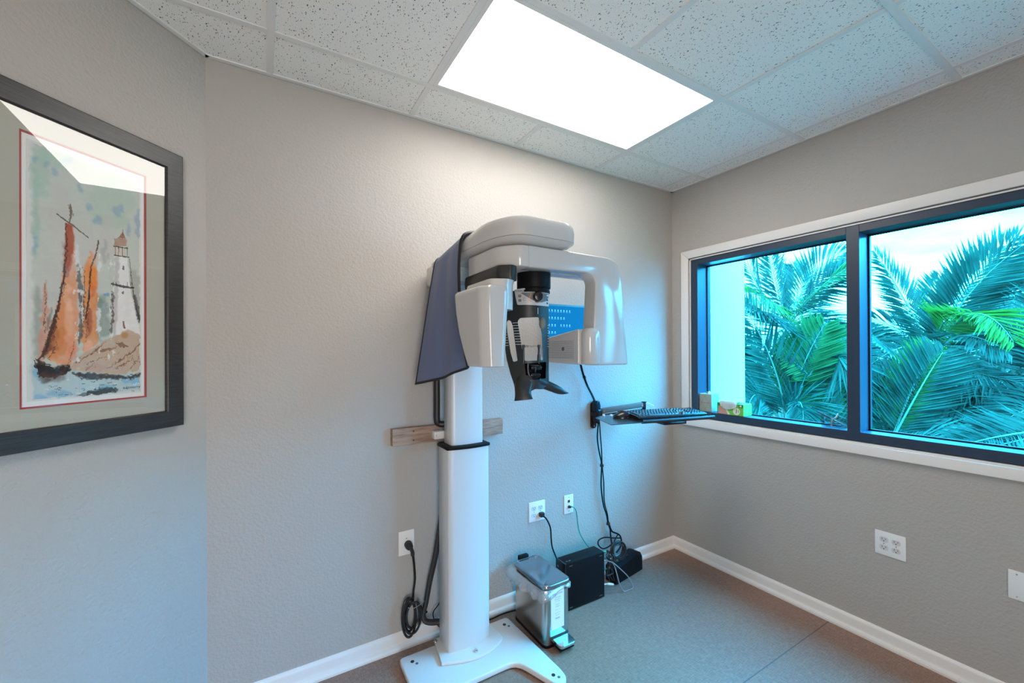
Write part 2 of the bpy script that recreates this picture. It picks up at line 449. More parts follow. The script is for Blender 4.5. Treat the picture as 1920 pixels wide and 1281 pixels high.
# ================================================================== THE ROOM
H = 2.63
LX = -2.813; LA = .770                      # the far wall meets the angled wall here
LD = Vector((-math.sin(LA), -math.cos(LA), 0)); LN = Vector((math.cos(LA), -math.sin(LA), 0))
def on_left(s, z, off=0): return Vector((LX, 0, 0))+LD*s+LN*off+Vector((0, 0, z))
S_END = 3.55; LE = on_left(S_END, 0)
YB = -4.0
ROOM = [(LX, 0), (0, 0), (0, YB), (LE.x, YB), (LE.x, LE.y)]
def clip(poly, side):                        # Sutherland-Hodgman, side(p) >= 0 is kept
    out = []
    for i in range(len(poly)):
        a, b = Vector(poly[i-1]), Vector(poly[i]); sa, sb = side(a), side(b)
        if (sa >= 0) != (sb >= 0): out.append(tuple(a.lerp(b, sa/(sa-sb))))
        if sb >= 0: out.append(tuple(b))
    return out
def clip_room(poly, m=0.0):
    poly = clip(poly, lambda p: -p.x-m)
    if poly: poly = clip(poly, lambda p: -p.y-m)
    if poly: poly = clip(poly, lambda p: p.y-YB-m)
    if poly: poly = clip(poly, lambda p: p.x-LE.x-m)
    if poly: poly = clip(poly, lambda p: (Vector((p.x-LX, p.y))).dot(Vector((LN.x, LN.y)))-m)
    return poly

mb = MB(); mb.prism([(LX-.3, .25), (.25, .25), (.25, YB-.2), (LE.x-.2, YB-.2), (LE.x-.2, LE.y+.1)], 2, -.1, 0)
floor = struct('floor', mb, 'floor', smooth=False)
mb = MB(); mb.box((-5.2, -1.003, -.001), (-.03, -.9985, .0004))
obj('floor_seam', mb, mat('floor_seam_line', lin(.12, .10, .085), .7), floor, smooth=False)

T = .16
mb = MB(); mb.box((LX-.02, 0, 0), (T, T, H+.12)); struct('wall_back', mb, 'wall', smooth=False)
# window wall with its opening
WY0, WY1 = -.142, -2.86; WZ0, WZ1 = .972, 2.112
mb = MB()
mb.box((0, WY0, 0), (T, 0, H+.12)); mb.box((0, YB, 0), (T, WY1, H+.12))
mb.box((0, WY1, 0), (T, WY0, WZ0)); mb.box((0, WY1, WZ1), (T, WY0, H+.12))
bmesh.ops.remove_doubles(mb.bm, verts=mb.bm.verts[:], dist=1e-5)
struct('wall_right', mb, 'wall', smooth=False)
def wall_slab(a, b, n, name):
    mb = MB(); a = Vector(a); b = Vector(b); n = Vector(n)*T
    mb.prism([(a.x, a.y), (b.x, b.y), (b.x+n.x, b.y+n.y), (a.x+n.x, a.y+n.y)], 2, 0, H+.12)
    struct(name, mb, 'wall', smooth=False)
wall_slab(on_left(0, 0), on_left(S_END, 0), -LN, 'wall_left')
wall_slab((LE.x, LE.y, 0), (LE.x, YB, 0), (-1, 0, 0), 'wall_side')
mb = MB(); DX0, DX1, DZ = -3.6, -2.6, 2.09     # wall behind the camera; its doorway is invented for the fill light
mb.box((LE.x, YB-T, 0), (DX0, YB, H+.12)); mb.box((DX1, YB-T, 0), (0, YB, H+.12)); mb.box((DX0, YB-T, DZ), (DX1, YB, H+.12))
struct('wall_front', mb, 'wall', smooth=False)
mb = MB(); hx0, hx1, hy = DX0-.5, DX1+.5, YB-T-1.5     # added hall box, unseen: shuts the sky out behind the invented doorway
mb.box((hx0-.1, hy-.1, 0), (hx1+.1, hy, 2.5)); mb.box((hx0-.1, hy, 0), (hx0, YB-T, 2.5)); mb.box((hx1, hy, 0), (hx1+.1, YB-T, 2.5))
mb.box((hx0-.1, hy-.1, 2.5), (hx1+.1, YB-T, 2.6)); mb.box((hx0-.1, hy-.1, -.1), (hx1+.1, YB-T, 0))
struct('wall_hall_added', mb, 'wall', smooth=False)
mb = MB()
for lo, hi in (((DX0-.06, YB, 0), (DX0, YB+.015, DZ+.06)), ((DX1, YB, 0), (DX1+.06, YB+.015, DZ+.06)), ((DX0, YB, DZ), (DX1, YB+.015, DZ+.06))): mb.box(lo, hi)
struct('door_added_1', mb, 'white_trim', smooth=False)  # trim around the invented doorway

# baseboards: tall coved board with a shoe at the foot
def baseboard(name, A, B, nrm):
    prof = [(0, 0), (.030, 0), (.030, .010), (.026, .018), (.019, .022), (.014, .024), (.012, .034), (.0125, .062), (.010, .069), (.006, .074), (.003, .077), (0, .078)]
    A = Vector(A); B = Vector(B); nrm = Vector(nrm); mb = MB()
    d = (B-A).normalized()
    def ring(P, miter):
        return [P+nrm*x+d*(x*miter)+Vector((0, 0, z)) for x, z in prof]
    return mb, ring
def bb(name, A, B, nrm, ma, mbb):
    mb, ring = baseboard(name, A, B, nrm); mb.loft([ring(Vector(A), ma), ring(Vector(B), mbb)]); struct(name, mb, 'white_trim', angle=25)
bb('baseboard_back', (LX, 0, 0), (0, 0, 0), (0, -1, 0), math.tan(LA/2), -1)
bb('baseboard_right', (0, 0, 0), (0, YB, 0), (-1, 0, 0), 1, -1)
bb('baseboard_left', on_left(S_END, 0), on_left(0, 0), LN, 0, -math.tan(LA/2))

# ---- ceiling: grid of tees, one lay-in tile per cell, the panel light in two cells
GX = [-.142, -.768, -1.374, -1.984, -2.592, -3.20, -3.81, -4.42, -5.03]
GY = [-.281, -.886, -1.495, -2.104, -2.714, -3.323, -3.93]
ceil = MB(); ceil.prism([(p[0], p[1]) for p in [(LX-.3, .2), (.2, .2), (.2, YB-.2), (LE.x-.2, YB-.2), (LE.x-.2, LE.y+.1)]], 2, H+.12, H+.2)
ceiling = struct('ceiling', ceil, 'tile_edge', smooth=False)
XS = [.0]+GX+[LE.x]; YS = [0.0]+GY+[YB]
for i in range(len(XS)-1):
    for j in range(len(YS)-1):
        if (j == 1 and i in (2, 3)): continue     # the light
        x1, x0, y1, y0 = XS[i], XS[i+1], YS[j], YS[j+1]
        g = .0045
        poly = clip_room([(x0+g, y0+g), (x1-g, y0+g), (x1-g, y1-g), (x0+g, y1-g)], .004)
        if not poly or len(poly) < 3: continue
        a = abs(sum(poly[k-1][0]*poly[k][1]-poly[k][0]*poly[k-1][1] for k in range(len(poly))))/2
        if a < .002: continue
        mb = MB(); dz = random.uniform(-.0006, .0012)
        mb.prism(poly, 2, H+.003+dz, H+.018+dz); obj('ceiling_tile', mb, 'tile', ceiling, smooth=False)
def tee(p, q, wdt=.0125):
    p = Vector(p); q = Vector(q); d = (q-p).normalized(); n = Vector((-d.y, d.x))*wdt
    poly = clip_room([tuple(p+n), tuple(q+n), tuple(q-n), tuple(p-n)], .0)
    if not poly or len(poly) < 3: return
    dzz = .0006 if abs(d.x) > .5 else 0
    mb = MB(); mb.prism(poly, 2, H-.001-dzz, H+.003-dzz)
    obj('grid_bar', mb, 'tee', ceiling, smooth=False)
for k, x in enumerate(GX):
    if k == 2:
        tee((x, 0), (x, GY[0])); tee((x, GY[1]), (x, YB))
    else: tee((x, 0), (x, YB))
for y in GY: tee((0, y), (LE.x, y), .0122)
# wall angles
def angle_strip(A, B, n):
    A = Vector(A); B = Vector(B); n = Vector(n)*.021; mb = MB()
    mb.prism([tuple(A), tuple(B), tuple(B+n), tuple(A+n)], 2, H-.002, H+.003)
    n2 = n*.06
    mb.prism([tuple(A), tuple(B), tuple(B+n2), tuple(A+n2)], 2, H-.002, H+.02)
    obj('wall_angle_strip', mb, 'tee', ceiling, smooth=False)
angle_strip((LX, 0), (0, 0), (0, -1)); angle_strip((0, 0), (0, YB), (-1, 0))
angle_strip((LX, 0), (LE.x, LE.y), (LN.x, LN.y)); angle_strip((LE.x, YB), (0, YB), (0, 1)); angle_strip((LE.x, LE.y), (LE.x, YB), (1, 0))

def panel_light(x0, x1, y0, y1, label):
    t = thing('ceiling_light', label, 'ceiling light', ((x0+x1)/2, (y0+y1)/2, H))
    mb = MB(); a = .013; b = .030
    o = [(x0+a, y0+a), (x1-a, y0+a), (x1-a, y1-a), (x0+a, y1-a)]; i_ = [(x0+b, y0+b), (x1-b, y0+b), (x1-b, y1-b), (x0+b, y1-b)]
    for k in range(4):
        k2 = (k+1) % 4; mb.prism([o[k], o[k2], i_[k2], i_[k]], 2, H-.001, H+.02)
    obj('light_frame', mb, 'tee', t, smooth=False)
    mb = MB(); mb.box((x0+b, y0+b, H+.001), (x1-b, y1-b, H+.016)); obj('diffuser', mb, 'lens', t, smooth=False)
panel_light(GX[3], GX[1], GY[1], GY[0], 'large bright rectangular panel light set in the tiled ceiling')

# ---- the window: white casing, dark metal storefront frame, tinted panes
win = struct_empty('window_1', (0, (WY0+WY1)/2, WZ0))
cz0, cz1, cy0, cy1 = .921, 2.164, -.089, -2.92
def casing(poly, name='casing_board'):
    mb = MB(); mb.prism(poly, 0, -.019, 0.0, bevel=.0025, seg=2); obj(name, mb, 'white_trim', win, smooth=True)
iy0, iy1, iz0, iz1 = -.146, -2.86, .970, 2.108
casing([(cy0, cz0), (cy0, cz1), (iy0, iz1), (iy0, iz0)]); casing([(cy0, cz1), (cy1, cz1), (iy1, iz1), (iy0, iz1)])
casing([(cy1, cz1), (cy1, cz0), (iy1, iz0), (iy1, iz1)]); casing([(cy1, cz0), (cy0, cz0), (iy0, iz0), (iy1, iz0)])
# the thin painted stop and dark caulk line inside the casing
mb = MB()
for lo, hi in (((-.006, iy0-.012, iz0), (.012, iy0, iz1)), ((-.006, iy1, iz1-.012), (.012, iy0, iz1)), ((-.006, iy1, iz0), (.012, iy0, iz0+.010))):
    mb.box(lo, hi)
obj('window_stop', mb, 'white_trim', win, smooth=False)
mb = MB()
for lo, hi in (((-.0065, iy0-.004, iz0), (0, iy0+.0004, iz1)), ((-.0065, iy1, iz1-.005), (0, iy0, iz1+.0004))): mb.box(lo, hi)
obj('caulk_line', mb, 'gap', win, smooth=False)
FY0, FZ0, FZ1 = -.159, .983, 2.096; DEP = .150
fw_ = .050
mb = MB(); e_ = .0005     # packing that closes the gap between the wall opening and the frame
mb.box((.012, FY0-e_, FZ0-.02), (DEP, WY0+.002, FZ1+.02)); mb.box((.012, WY1-.002, FZ0-.02), (DEP, WY1+e_, FZ1+.02))
mb.box((.012, WY1, FZ1-e_), (DEP, WY0, WZ1+.003)); mb.box((.012, WY1, WZ0-.003), (DEP, WY0, FZ0+e_))
obj('frame_packing', mb, 'gasket', win, smooth=False)
MUL = [(-1.078, -1.134), (-1.998, -2.054)]  # second mullion and third pane are unseen, added for more daylight
def rail(lo, hi, name='window_frame'): 
    mb = MB(); mb.box(lo, hi, bevel=.0012, seg=1); return obj(name, mb, 'frame_metal', win, smooth=False)
rail((0, FY0-fw_, FZ0), (DEP, FY0, FZ1), 'frame_jamb'); rail((0, WY1, FZ0), (DEP, WY1+.05, FZ1), 'frame_jamb')
ys = [FY0-fw_]+[v for m_ in MUL for v in m_]+[WY1+.05]
for m_ in MUL: rail((0, m_[1], FZ0), (DEP, m_[0], FZ1), 'mullion')
for k in range(3):
    a, b = ys[2*k], ys[2*k+1]
    rail((0, b, FZ0), (DEP, a, 1.030), 'frame_sill'); rail((0, b, 2.056), (DEP, a, FZ1), 'frame_head')
    # gasket ring and the outer stop, then the pane
    gx0, gx1 = .104, .116
    mb = MB(); g = .008
    mb.box((gx0, a-g, 1.030), (gx1, a, 2.056)); mb.box((gx0, b, 1.030), (gx1, b+g, 2.056))
    mb.box((gx0, b, 1.030), (gx1, a, 1.030+g)); mb.box((gx0, b, 2.056-g), (gx1, a, 2.056))
    obj('glass_gasket', mb, 'gasket', win, smooth=False)
    mb = MB(); mb.box((.116, b+.0005, 1.0305), (.122, a-.0005, 2.0555)); obj('window_pane', mb, 'window_glass', win, smooth=False)

# ---- outside: ground, white fin of the building
mb = MB(); mb.box((.35, -14, -.75), (26, 14, -.6)); struct('ground', mb, 'ground', smooth=False)
mb = MB(); mb.box((T, -.20, -.6), (.60, -.03, 3.6), bevel=.006); struct('wall_exterior', mb, 'concrete', smooth=False)

# ================================================================== THE X-RAY MACHINE
xr = thing('dental_xray_machine', 'white floor-standing panoramic dental x-ray machine with rotating arm and black head support', 'x-ray machine', (-1.775, -.2, 0))
# base plate, resting on the vinyl: two toes to the front
mb = MB(); outl = rounded([(-2.082, -.115), (-1.50, -.110), (-1.478, -.560), (-1.487, -.612), (-1.545, -.625), (-1.625, -.405), (-1.945, -.405), (-2.025, -.625), (-2.083, -.612), (-2.092, -.560)],
                          [.02, .02, .03, .03, .03, .05, .05, .03, .03, .03])
mb.prism(outl, 2, .004, .030, bevel=.006, seg=3, only_ends=True); base = obj('base_plate', mb, 'base_white', xr)
for x, y in ((-2.035, -.165), (-1.545, -.16), (-1.53, -.565), (-2.035, -.565)):
    mb = MB(); mb.cyl((x, y, .0295), (x, y, .0312), .0085, n=14); obj('bolt_hole', mb, 'slot', base, smooth=False)
    mb = MB(); mb.cyl((x+.014, y-.022, .0295), (x+.014, y-.022, .0308), .0065, n=14); obj('levelling_hole', mb, 'grey_print', base, smooth=False)
# D-shaped collar that bolts the column down
pts = [(-1.905, -.09), (-1.615, -.09), (-1.605, -.235)]
for k in range(9):
    a = k/8; pts.append((-1.612-.318*a, -.262-.050*math.sin(math.pi*(a**.9))))
pts.append((-1.93, -.262))
mb = MB(); mb.prism(rounded(pts[:3]+pts[3:], .012, 2), 2, .030, .044, bevel=.004, seg=2, only_ends=True); coll = obj('column_collar', mb, 'base_white', xr)
for x, y in ((-1.905, -.115), (-1.765, -.275), (-1.63, -.115)):
    mb = MB(); mb.cyl((x, y, .044), (x, y, .050), .0095, n=18, bevel=.002); mb.cyl((x, y, .050), (x, y, .0545), .0055, n=6); obj('bolt', mb, 'chrome', coll)
def col_section(x0, x1, yb, yf, bow, c=.004, cb=.02):
    p = [(x0+cb, yb), (x1-cb, yb), (x1, yb-cb), (x1, yf+.006), (x1-c, yf)]
    for k in range(1, 8):
        t = k/8; p.append((x1-c-(x1-x0-2*c)*t, yf-bow*math.sin(math.pi*t)))
    p += [(x0+c, yf), (x0, yf+.006), (x0, yb-cb)]
    return p
mb = MB(); mb.prism(col_section(-1.880, -1.664, -.085, -.222, .014), 2, .044, .992); obj('lower_column', mb, 'satin_white', xr, angle=50)
mb = MB(); mb.prism(col_section(-1.886, -1.658, -.080, -.228, .014), 2, .990, 1.004, bevel=.003, seg=2, only_ends=True); obj('column_cap', mb, 'black', xr, angle=50)
mb = MB(); mb.prism(col_section(-1.851, -1.683, -.085, -.196, .008), 2, 1.004, 1.80); obj('upper_column', mb, 'satin_white', xr, angle=50)
# rear housing and the beam over the patient
mb = MB(); mb.box((-1.915, -.30, 1.775), (-1.59, -.025, 1.878), bevel=.018, seg=3); obj('rear_housing', mb, 'gloss_white', xr)
plan = rounded([(-1.918, -.10), (-1.590, -.10), (-1.590, -.80), (-1.628, -.822), (-1.860, -.822), (-1.912, -.700)], [.03, .03, .05, .03, .11, .12], 8)
def inset(poly, d):
    c = (-1.755, -.46); return [(c[0]+(x-c[0])*(1-d/.16), c[1]+(y-c[1])*(1-d/.36)) for x, y in poly]
def rings(plan, prof): return [[(x, y, z) for x, y in inset(plan, d)] for d, z in prof]
mb = MB(); mb.loft(rings(plan, [(.0, 1.8635), (.0, 1.868), (-.001, 1.900), (.002, 1.921), (.008, 1.932), (.020, 1.938), (.055, 1.942), (.11, 1.943)])); 
for v in mb.bm.verts:
    if v.co.y > -.55: v.co.z -= (v.co.y+.55)*.13*max(0, (v.co.z-1.8635)/.08)
obj('beam_cover', mb, 'gloss_white', xr, angle=30)
mb = MB(); mb.loft(rings(plan, [(.052, 1.838), (.040, 1.8395), (.016, 1.846), (.004, 1.856), (.0, 1.8622)])); obj('beam_underside', mb, 'gloss_white', xr, angle=40)
mb = MB(); mb.loft(rings(plan, [(.002, 1.8618), (.002, 1.864)])); obj('cover_seam', mb, 'slot', xr, smooth=False)

# the rotating C-arm: bar across, right leg with the tube head, left stub
rot = obj('rotating_arm', (lambda m_: m_)(MB().prism(
    rounded([(-1.800, 1.835), (-1.400, 1.833), (-1.352, 1.808), (-1.341, 1.740), (-1.302, 1.395), (-1.500, 1.395), (-1.500, 1.44), (-1.481, 1.735), (-1.515, 1.760), (-1.800, 1.755)],
            [.0, .16, .05, .02, .012, .02, .02, .05, .05, .0], 7), 1, -.727, -.797, bevel=.011, seg=3, only_ends=True, skip=lambda c: c.x < -1.799)), 'gloss_white', xr, angle=30)
# deep left stub of the arm (seen from its outer side)
plan = rounded([(-1.900, -.485), (-1.80, -.485), (-1.80, -.797), (-1.835, -.797), (-1.898, -.735)], [.02, .02, .002, .05, .06], 6)
ins = lambda d, z: [(x+(d if x < -1.81 else 0), y+(d if y < -.72 else 0), z) for x, y in plan]
mb = MB(); mb.loft([ins(.008, 1.7552), ins(.002, 1.758), ins(0, 1.764), ins(0, 1.824), ins(.0015, 1.830), ins(.0045, 1.8335), ins(.011, 1.835)])
obj('arm_end', mb, 'gloss_white', xr, angle=40)
# back part of the bar, right end, hidden behind the front skin
mb = MB(); mb.box((-1.81, -.74, 1.757), (-1.385, -.650, 1.829), bevel=.014, seg=3); obj('arm_rear_beam', mb, 'gloss_white', xr)
# x-ray tube head: long box running to the back, stepped top, vented inner face
prof = rounded([(-.762, 1.398), (-.530, 1.404), (-.500, 1.43), (-.500, 1.478), (-.522, 1.486), (-.548, 1.512), (-.70, 1.533), (-.762, 1.541)], [.01, .01, .01, .01, .01, .015, .02, .01], 4)
mb = MB(); mb.prism(prof, 0, -1.545, -1.320, bevel=.010, seg=3, only_ends=True); head = obj('tube_head', mb, 'gloss_white', xr, angle=30)
# rounded front corner bulge of the head
mb = MB(); R_ = []
for z, r in ((1.399, .86), (1.404, 1.0), (1.505, 1.0), (1.526, .94), (1.538, .78), (1.545, .5), (1.547, .2)):
    R_.append([(-1.494+math.cos(a)*r*.041, -.776+math.sin(a)*r*.034, z) for a in [2*math.pi*j/28 for j in range(28)]])
mb.loft(R_); obj('head_corner', mb, 'gloss_white', head, angle=50)
mb = MB()
for i in range(26):
    for j in range(10):
        y, z = -.53-.008*i, 1.425+.0076*j
        if (y+.665)**2+(z-1.462)**2 < .012**2: continue
        bmesh.ops.create_cube(mb.bm, size=1, matrix=Matrix.Translation((-1.5452, y, z)) @ Matrix.Diagonal((.0012, .0026, .0026, 1)))
obj('vent_holes', mb, 'grey_print', head, smooth=False, kind='stuff', label='grid of small dark vent holes')
mb = MB(); mb.cyl((-1.5445, -.665, 1.462), (-1.547, -.665, 1.462), .0085, n=20); obj('centre_mark', mb, 'grey_print', head, smooth=False)
mb = MB(); mb.box((-1.40, -.62, 1.41), (-1.300, -.50, 1.50), bevel=.012); obj('head_rear_cap', mb, 'gloss_white', head)

# sensor side on the left: black joint band, neck, big flat detector housing
plan_b = rounded([(-1.905, -.455), (-1.84, -.46), (-1.836, -.775), (-1.87, -.797), (-1.912, -.765)], [.03, .02, .012, .012, .012], 5)
mb = MB(); mb.loft([[(x*1+s_*(x+1.84), y, z) for x, y in plan_b] for s_, z in ((-.10, 1.706), (0, 1.712), (.03, 1.73), (0, 1.750), (-.06, 1.757))]); obj('joint_band', mb, 'black_soft', xr, angle=40)
plan_n = rounded([(-1.945, -.56), (-1.86, -.56), (-1.842, -.768), (-1.895, -.798), (-1.95, -.77)], [.02, .02, .03, .02, .02], 5)
mb = MB(); mb.loft([[(x, y, z) for x, y in plan_n] for z in (1.60, 1.672, 1.690)]+[[(x+.006, y, 1.706) for x, y in plan_n]]); obj('sensor_neck', mb, 'gloss_white', xr, angle=40)
sens = MB()
# side profile (y, z), tapering downwards; thinner at the front edge
def sens_ring(z, yb, yf, x0, x1, r=.018, c=.022):
    return [(x, y, z) for x, y in rounded([(x0, yb), (x1, yb), (x1+.02, yf+.06), (x1, yf), (x0+c, yf), (x0, yf+c*1.6)], [r, r, .04, r, .012, .012], 4)]
sens.loft([sens_ring(1.398, -.655, -.792, -1.975, -1.905), sens_ring(1.401, -.647, -.797, -1.979, -1.900),
           sens_ring(1.45, -.618, -.799, -1.982, -1.899), sens_ring(1.52, -.585, -.80, -1.985, -1.895), sens_ring(1.60, -.560, -.80, -1.987, -1.89),
           sens_ring(1.660, -.549, -.80, -1.987, -1.888), sens_ring(1.672, -.548, -.80, -1.986, -1.888), sens_ring(1.679, -.553, -.795, -1.980, -1.893)])
obj('detector_housing', sens, 'gloss_white', xr, angle=40)

# ---- black head support hanging from the axis of the beam
AX = Vector((-1.704, -.683, 0)); to_cam = Vector((CAM.x-AX.x, CAM.y-AX.y, 0)).normalized(); UH = Vector((-to_cam.y, to_cam.x, 0))
if UH.dot(_r) < 0: UH = -UH
sup = MB(); c0 = AX
for z0, z1, r0, r1 in ((1.775, 1.695, .0665, .0665),): sup.cyl(c0+Vector((0, 0, z0)), c0+Vector((0, 0, z1)), r0, r1, n=40, bevel=.006, seg=3)
ring_ = obj('swivel_ring', sup, 'black', xr, angle=40)
mb = MB(); mb.cyl(c0+Vector((0, 0, 1.697)), c0+Vector((0, 0, 1.688)), .0575, .0575, n=40); mb.cyl(c0+Vector((0, 0, 1.689)), c0+Vector((0, 0, 1.680)), .0635, .0640, n=40); obj('swivel_neck', mb, 'black', ring_, angle=40)
DF = 1.595                                                     # distance of the shell's middle line from the camera
O0 = dist(990, 657.75, DF); sc_ = DF/FPX
fwdh = Vector((_f.x, _f.y, 0)).normalized()
def shell(px, py, back=0.0):
    u = (px-990)*sc_; z = 1.4516-(py-657.75)*sc_
    p = CAM+ray(px, py)*DF
    k = u*u/(2*.075)
    return p+fwdh*(min(k, .06)+back)
outl = [(950, 546), (957, 544), (1012, 546), (1031, 547), (1031.5, 600), (1031, 655), (1031, 700), (1031.5, 722), (1018, 731), (1004, 730), (992, 735), (984, 742), (966, 737), (964, 722), (957, 702), (950, 676), (945.5, 645), (945.5, 612), (948, 580)]
h1 = rounded([(970.5, 602), (975, 596), (1011, 594), (1013, 606), (1017, 626), (1019.5, 676), (984, 677), (979, 655)], 3, 3)
h2 = rounded([(949.6, 603), (953, 598.5), (958, 601), (961.5, 611), (966.5, 648), (970.5, 677), (962.5, 679), (957.5, 662), (951, 622)], 2, 3)
h3 = rounded([(983, 682), (1025.5, 679), (1024.5, 711), (987, 713)], 2, 3)
mb = panel(outl, [h1, h2, h3], 5.0, shell)
bmesh.ops.recalc_face_normals(mb.bm, faces=mb.bm.faces[:])
fs = mb.bm.faces[:]
if sum(f.normal.dot(to_cam) for f in fs) < 0: bmesh.ops.reverse_faces(mb.bm, faces=fs)
r = bmesh.ops.extrude_face_region(mb.bm, geom=fs)
ex = [v for v in r['geom'] if isinstance(v, bmesh.types.BMVert)]
bmesh.ops.translate(mb.bm, verts=ex, vec=fwdh*.013)
body = obj('support_shell', mb, 'black_soft', xr, angle=50)
# recessed cup behind the lower window
def shp(px, py, b=0): return shell(px, py, b)
mb = panel([(981, 679), (1027.5, 676), (1026.5, 714), (985, 716)], [], 6, lambda a, b: shp(a, b, .030)); 
bmesh.ops.solidify(mb.bm, geom=mb.bm.faces[:], thickness=.003); obj('recess_back', mb, 'black', body)
for (a, b) in (((983, 682), (987, 713)), ((987, 713), (1024.5, 711)), ((1024.5, 711), (1025.5, 679))):
    mb = MB(); mb.quad(shp(*a, .008), shp(*b, .008), shp(*b, .032), shp(*a, .032)); obj('recess_side', mb, 'black', body, smooth=False)
mb = MB(); mb.cyl(shp(995, 690, .012), shp(1015, 690, .012), .010, n=20, bevel=.003); mb.cyl(shp(994, 704, .010), shp(1013, 704, .010), .0095, n=20, bevel=.003)
mb.tube([shp(990, 682, .008), shp(990, 696, .008), shp(994, 707, .008), shp(1003, 710, .008), shp(1013, 706, .008)], .005, 8)
mb.box(shp(1003, 694, .01)-Vector((.003, .006, .012)), shp(1003, 694, .01)+Vector((.003, .006, .012)), bevel=.002)
obj('chin_rest', mb, 'black_gloss', body)
for px in (981.5, 1011):
    mb = MB(); mb.cyl(shp(px, 683, .004), shp(px, 647, .004), .0045, n=12, bevel=.001)
    if px > 1000: mb.cyl(shp(px, 678, .004), shp(px, 665, .004), .0075, .006, n=12)
    mb.cyl(shp(px, 646.5, .004), shp(px, 652, .004), .0055, n=12); obj('bite_post', mb, 'black_gloss', body)
mb = MB(); mb.tube([shp(983, 650, .004), shp(988, 648, -.004), (shp(996, 650, -.006)), shp(1003, 649, -.004), shp(1010, 649.5, .004)], .0028, 8); 
mb.box(shp(988, 650, 0)-Vector((.008, .003, .004)), shp(988, 650, 0)+Vector((.006, .003, .004)), bevel=.001); obj('clear_bite_bar', mb, 'clear_plastic', body, label='clear plastic bite bar')
# temple rest on the right of the opening
mb = MB(); mb.tube([shp(1013, 597, .016), shp(1018, 612, .018), shp(1023, 640, .020), shp(1024, 676, .018)], .0065, 10, flat=.7); tr = obj('temple_arm', mb, 'black_gloss', body)
mb = MB(); c = shp(1017.5, 606, -.004)
R_ = []
for d_, s_ in ((-.004, .55), (-.002, .9), (0.0, 1.0), (.004, 1.0), (.006, .8)):
    R_.append([c+fwdh*d_+_r*(math.cos(a)*.0125*s_)+Vector((0, 0, math.sin(a)*.024*s_)) for a in [2*math.pi*j/20 for j in range(20)]])
mb.loft(R_); obj('temple_pad', mb, mat('olive_grey_pad', lin(.13, .14, .115), .5), tr)
# white scale lines
def strip(parent, name, pts, w_, material, off=-.0012, th=.0012):
    a, b = pts; mb = MB(); n = 3; P0 = []; P1 = []
    dx, dy = b[0]-a[0], b[1]-a[1]; L = math.hypot(dx, dy); nx, ny = -dy/L*w_/2, dx/L*w_/2
    mb.grid([[shp(a[0]+dx*t/n+nx*s_, a[1]+dy*t/n+ny*s_, off) for t in range(n+1)] for s_ in (-1, 1)])
    r = bmesh.ops.extrude_face_region(mb.bm, geom=mb.bm.faces[:]); bmesh.ops.translate(mb.bm, verts=[v for v in r['geom'] if isinstance(v, bmesh.types.BMVert)], vec=fwdh*th)
    return obj(name, mb, material, parent, smooth=False)
for k in range(9):
    y = 605+k*5.1
    xl = 961.5+(y-611)*.133 if y > 611 else 960.5
    xr_ = 971+(y-600)*.16
    strip(body, 'scale_line', ((xl+.6, y), (xr_-.6, y)), .75, 'plate')
    if k > 2: strip(body, 'scale_line', ((946.2, y+2), (949.8+(y-620)*.14 if y > 620 else 949.6, y+2)), .75, 'plate')
    strip(body, 'scale_line', ((1028.5, y+4), (1030.8, y+4)), .8, 'plate')
strip(body, 'centre_line', ((1009, 577), (1009, 588.5)), .8, 'plate')
mb = MB(); mb.quad(shp(948, 573, -.0006), shp(1031, 574, -.0006), shp(1031, 574.8, -.0006), shp(948, 573.8, -.0006)); obj('shell_joint', mb, 'slot', body, smooth=False)
# control panel plate
mb = panel(rounded([(964, 542), (984, 540.6), (986.5, 544), (1034, 546), (1034, 573), (970, 571.5), (967.5, 560)], [2, 2, 3, 1, 1, 3, 6], 3), [], 5, lambda a, b: shell(min(a, 1031)+(.0 if a < 1031 else 0), b, -.003))
r = bmesh.ops.extrude_face_region(mb.bm, geom=mb.bm.faces[:]); bmesh.ops.translate(mb.bm, verts=[v for v in r['geom'] if isinstance(v, bmesh.types.BMVert)], vec=fwdh*.0035)
cp = obj('control_panel', mb, mat('pale_grey_panel', lin(.50, .49, .47), .35), body)
sw = [(977, 550), (986, 549), (1031, 550), (1031, 556)]
for k in range(9):
    a = math.pi*k/8; sw.append((1008+19*math.cos(a), 553+13*math.sin(a)))
mb = panel([(976, 549.5), (1010, 548), (1030.5, 549), (1030, 556), (1025, 563), (1016, 566.5), (1006, 566), (997, 562), (988, 557)], [], 4, lambda a, b: shell(a, b, -.0042))
obj('panel_print', mb, 'grey_print', cp, smooth=False)
for (x, y, nm, mt) in ((974.5, 555, 'button', 'amber'), (974.8, 563.3, 'button', 'amber')):
    mb = MB(); P = [shp(x-2.6, y-2.2, -.0042), shp(x+2.6, y-2, -.0042), shp(x+2.6, y+2.4, -.0042), shp(x-2.6, y+2.2, -.0042)]
    mb.loft([P, [p-fwdh*.0018 for p in P]]); b_ = obj(nm, mb, 'grey_print', cp, smooth=False)
    mb = MB(); mb.quad(*[shp(x+dx_, y+dy_, -.0063) for dx_, dy_ in ((-.9, -.8), (.9, -.8), (.9, .9), (-.9, .9))]); obj('button_print', mb, 'amber', b_, smooth=False)
kc = shp(1008, 556.5, -.003); mb = MB(); mb.cyl(kc, kc-fwdh*.020+_r*.004, .0205, .0170, n=32, bevel=.003, seg=3); mb.cyl(kc, kc-fwdh*.004, .0225, n=32); obj('knob', mb, 'black_gloss', cp)
mb = MB()
for k in range(14):
    a = math.radians(-60+k*300/13+90)
    p = shp(984, 562, -.0045)
q = frame_mtx(shp(975.5, 545.7, -.0045), shell(980, 546, 0)-shell(970, 545.6, 0), (0, 0, 1))
text('model_text', 'CS 8100 3D', .0085, q, 'ink', cp, .0002, 1.05)
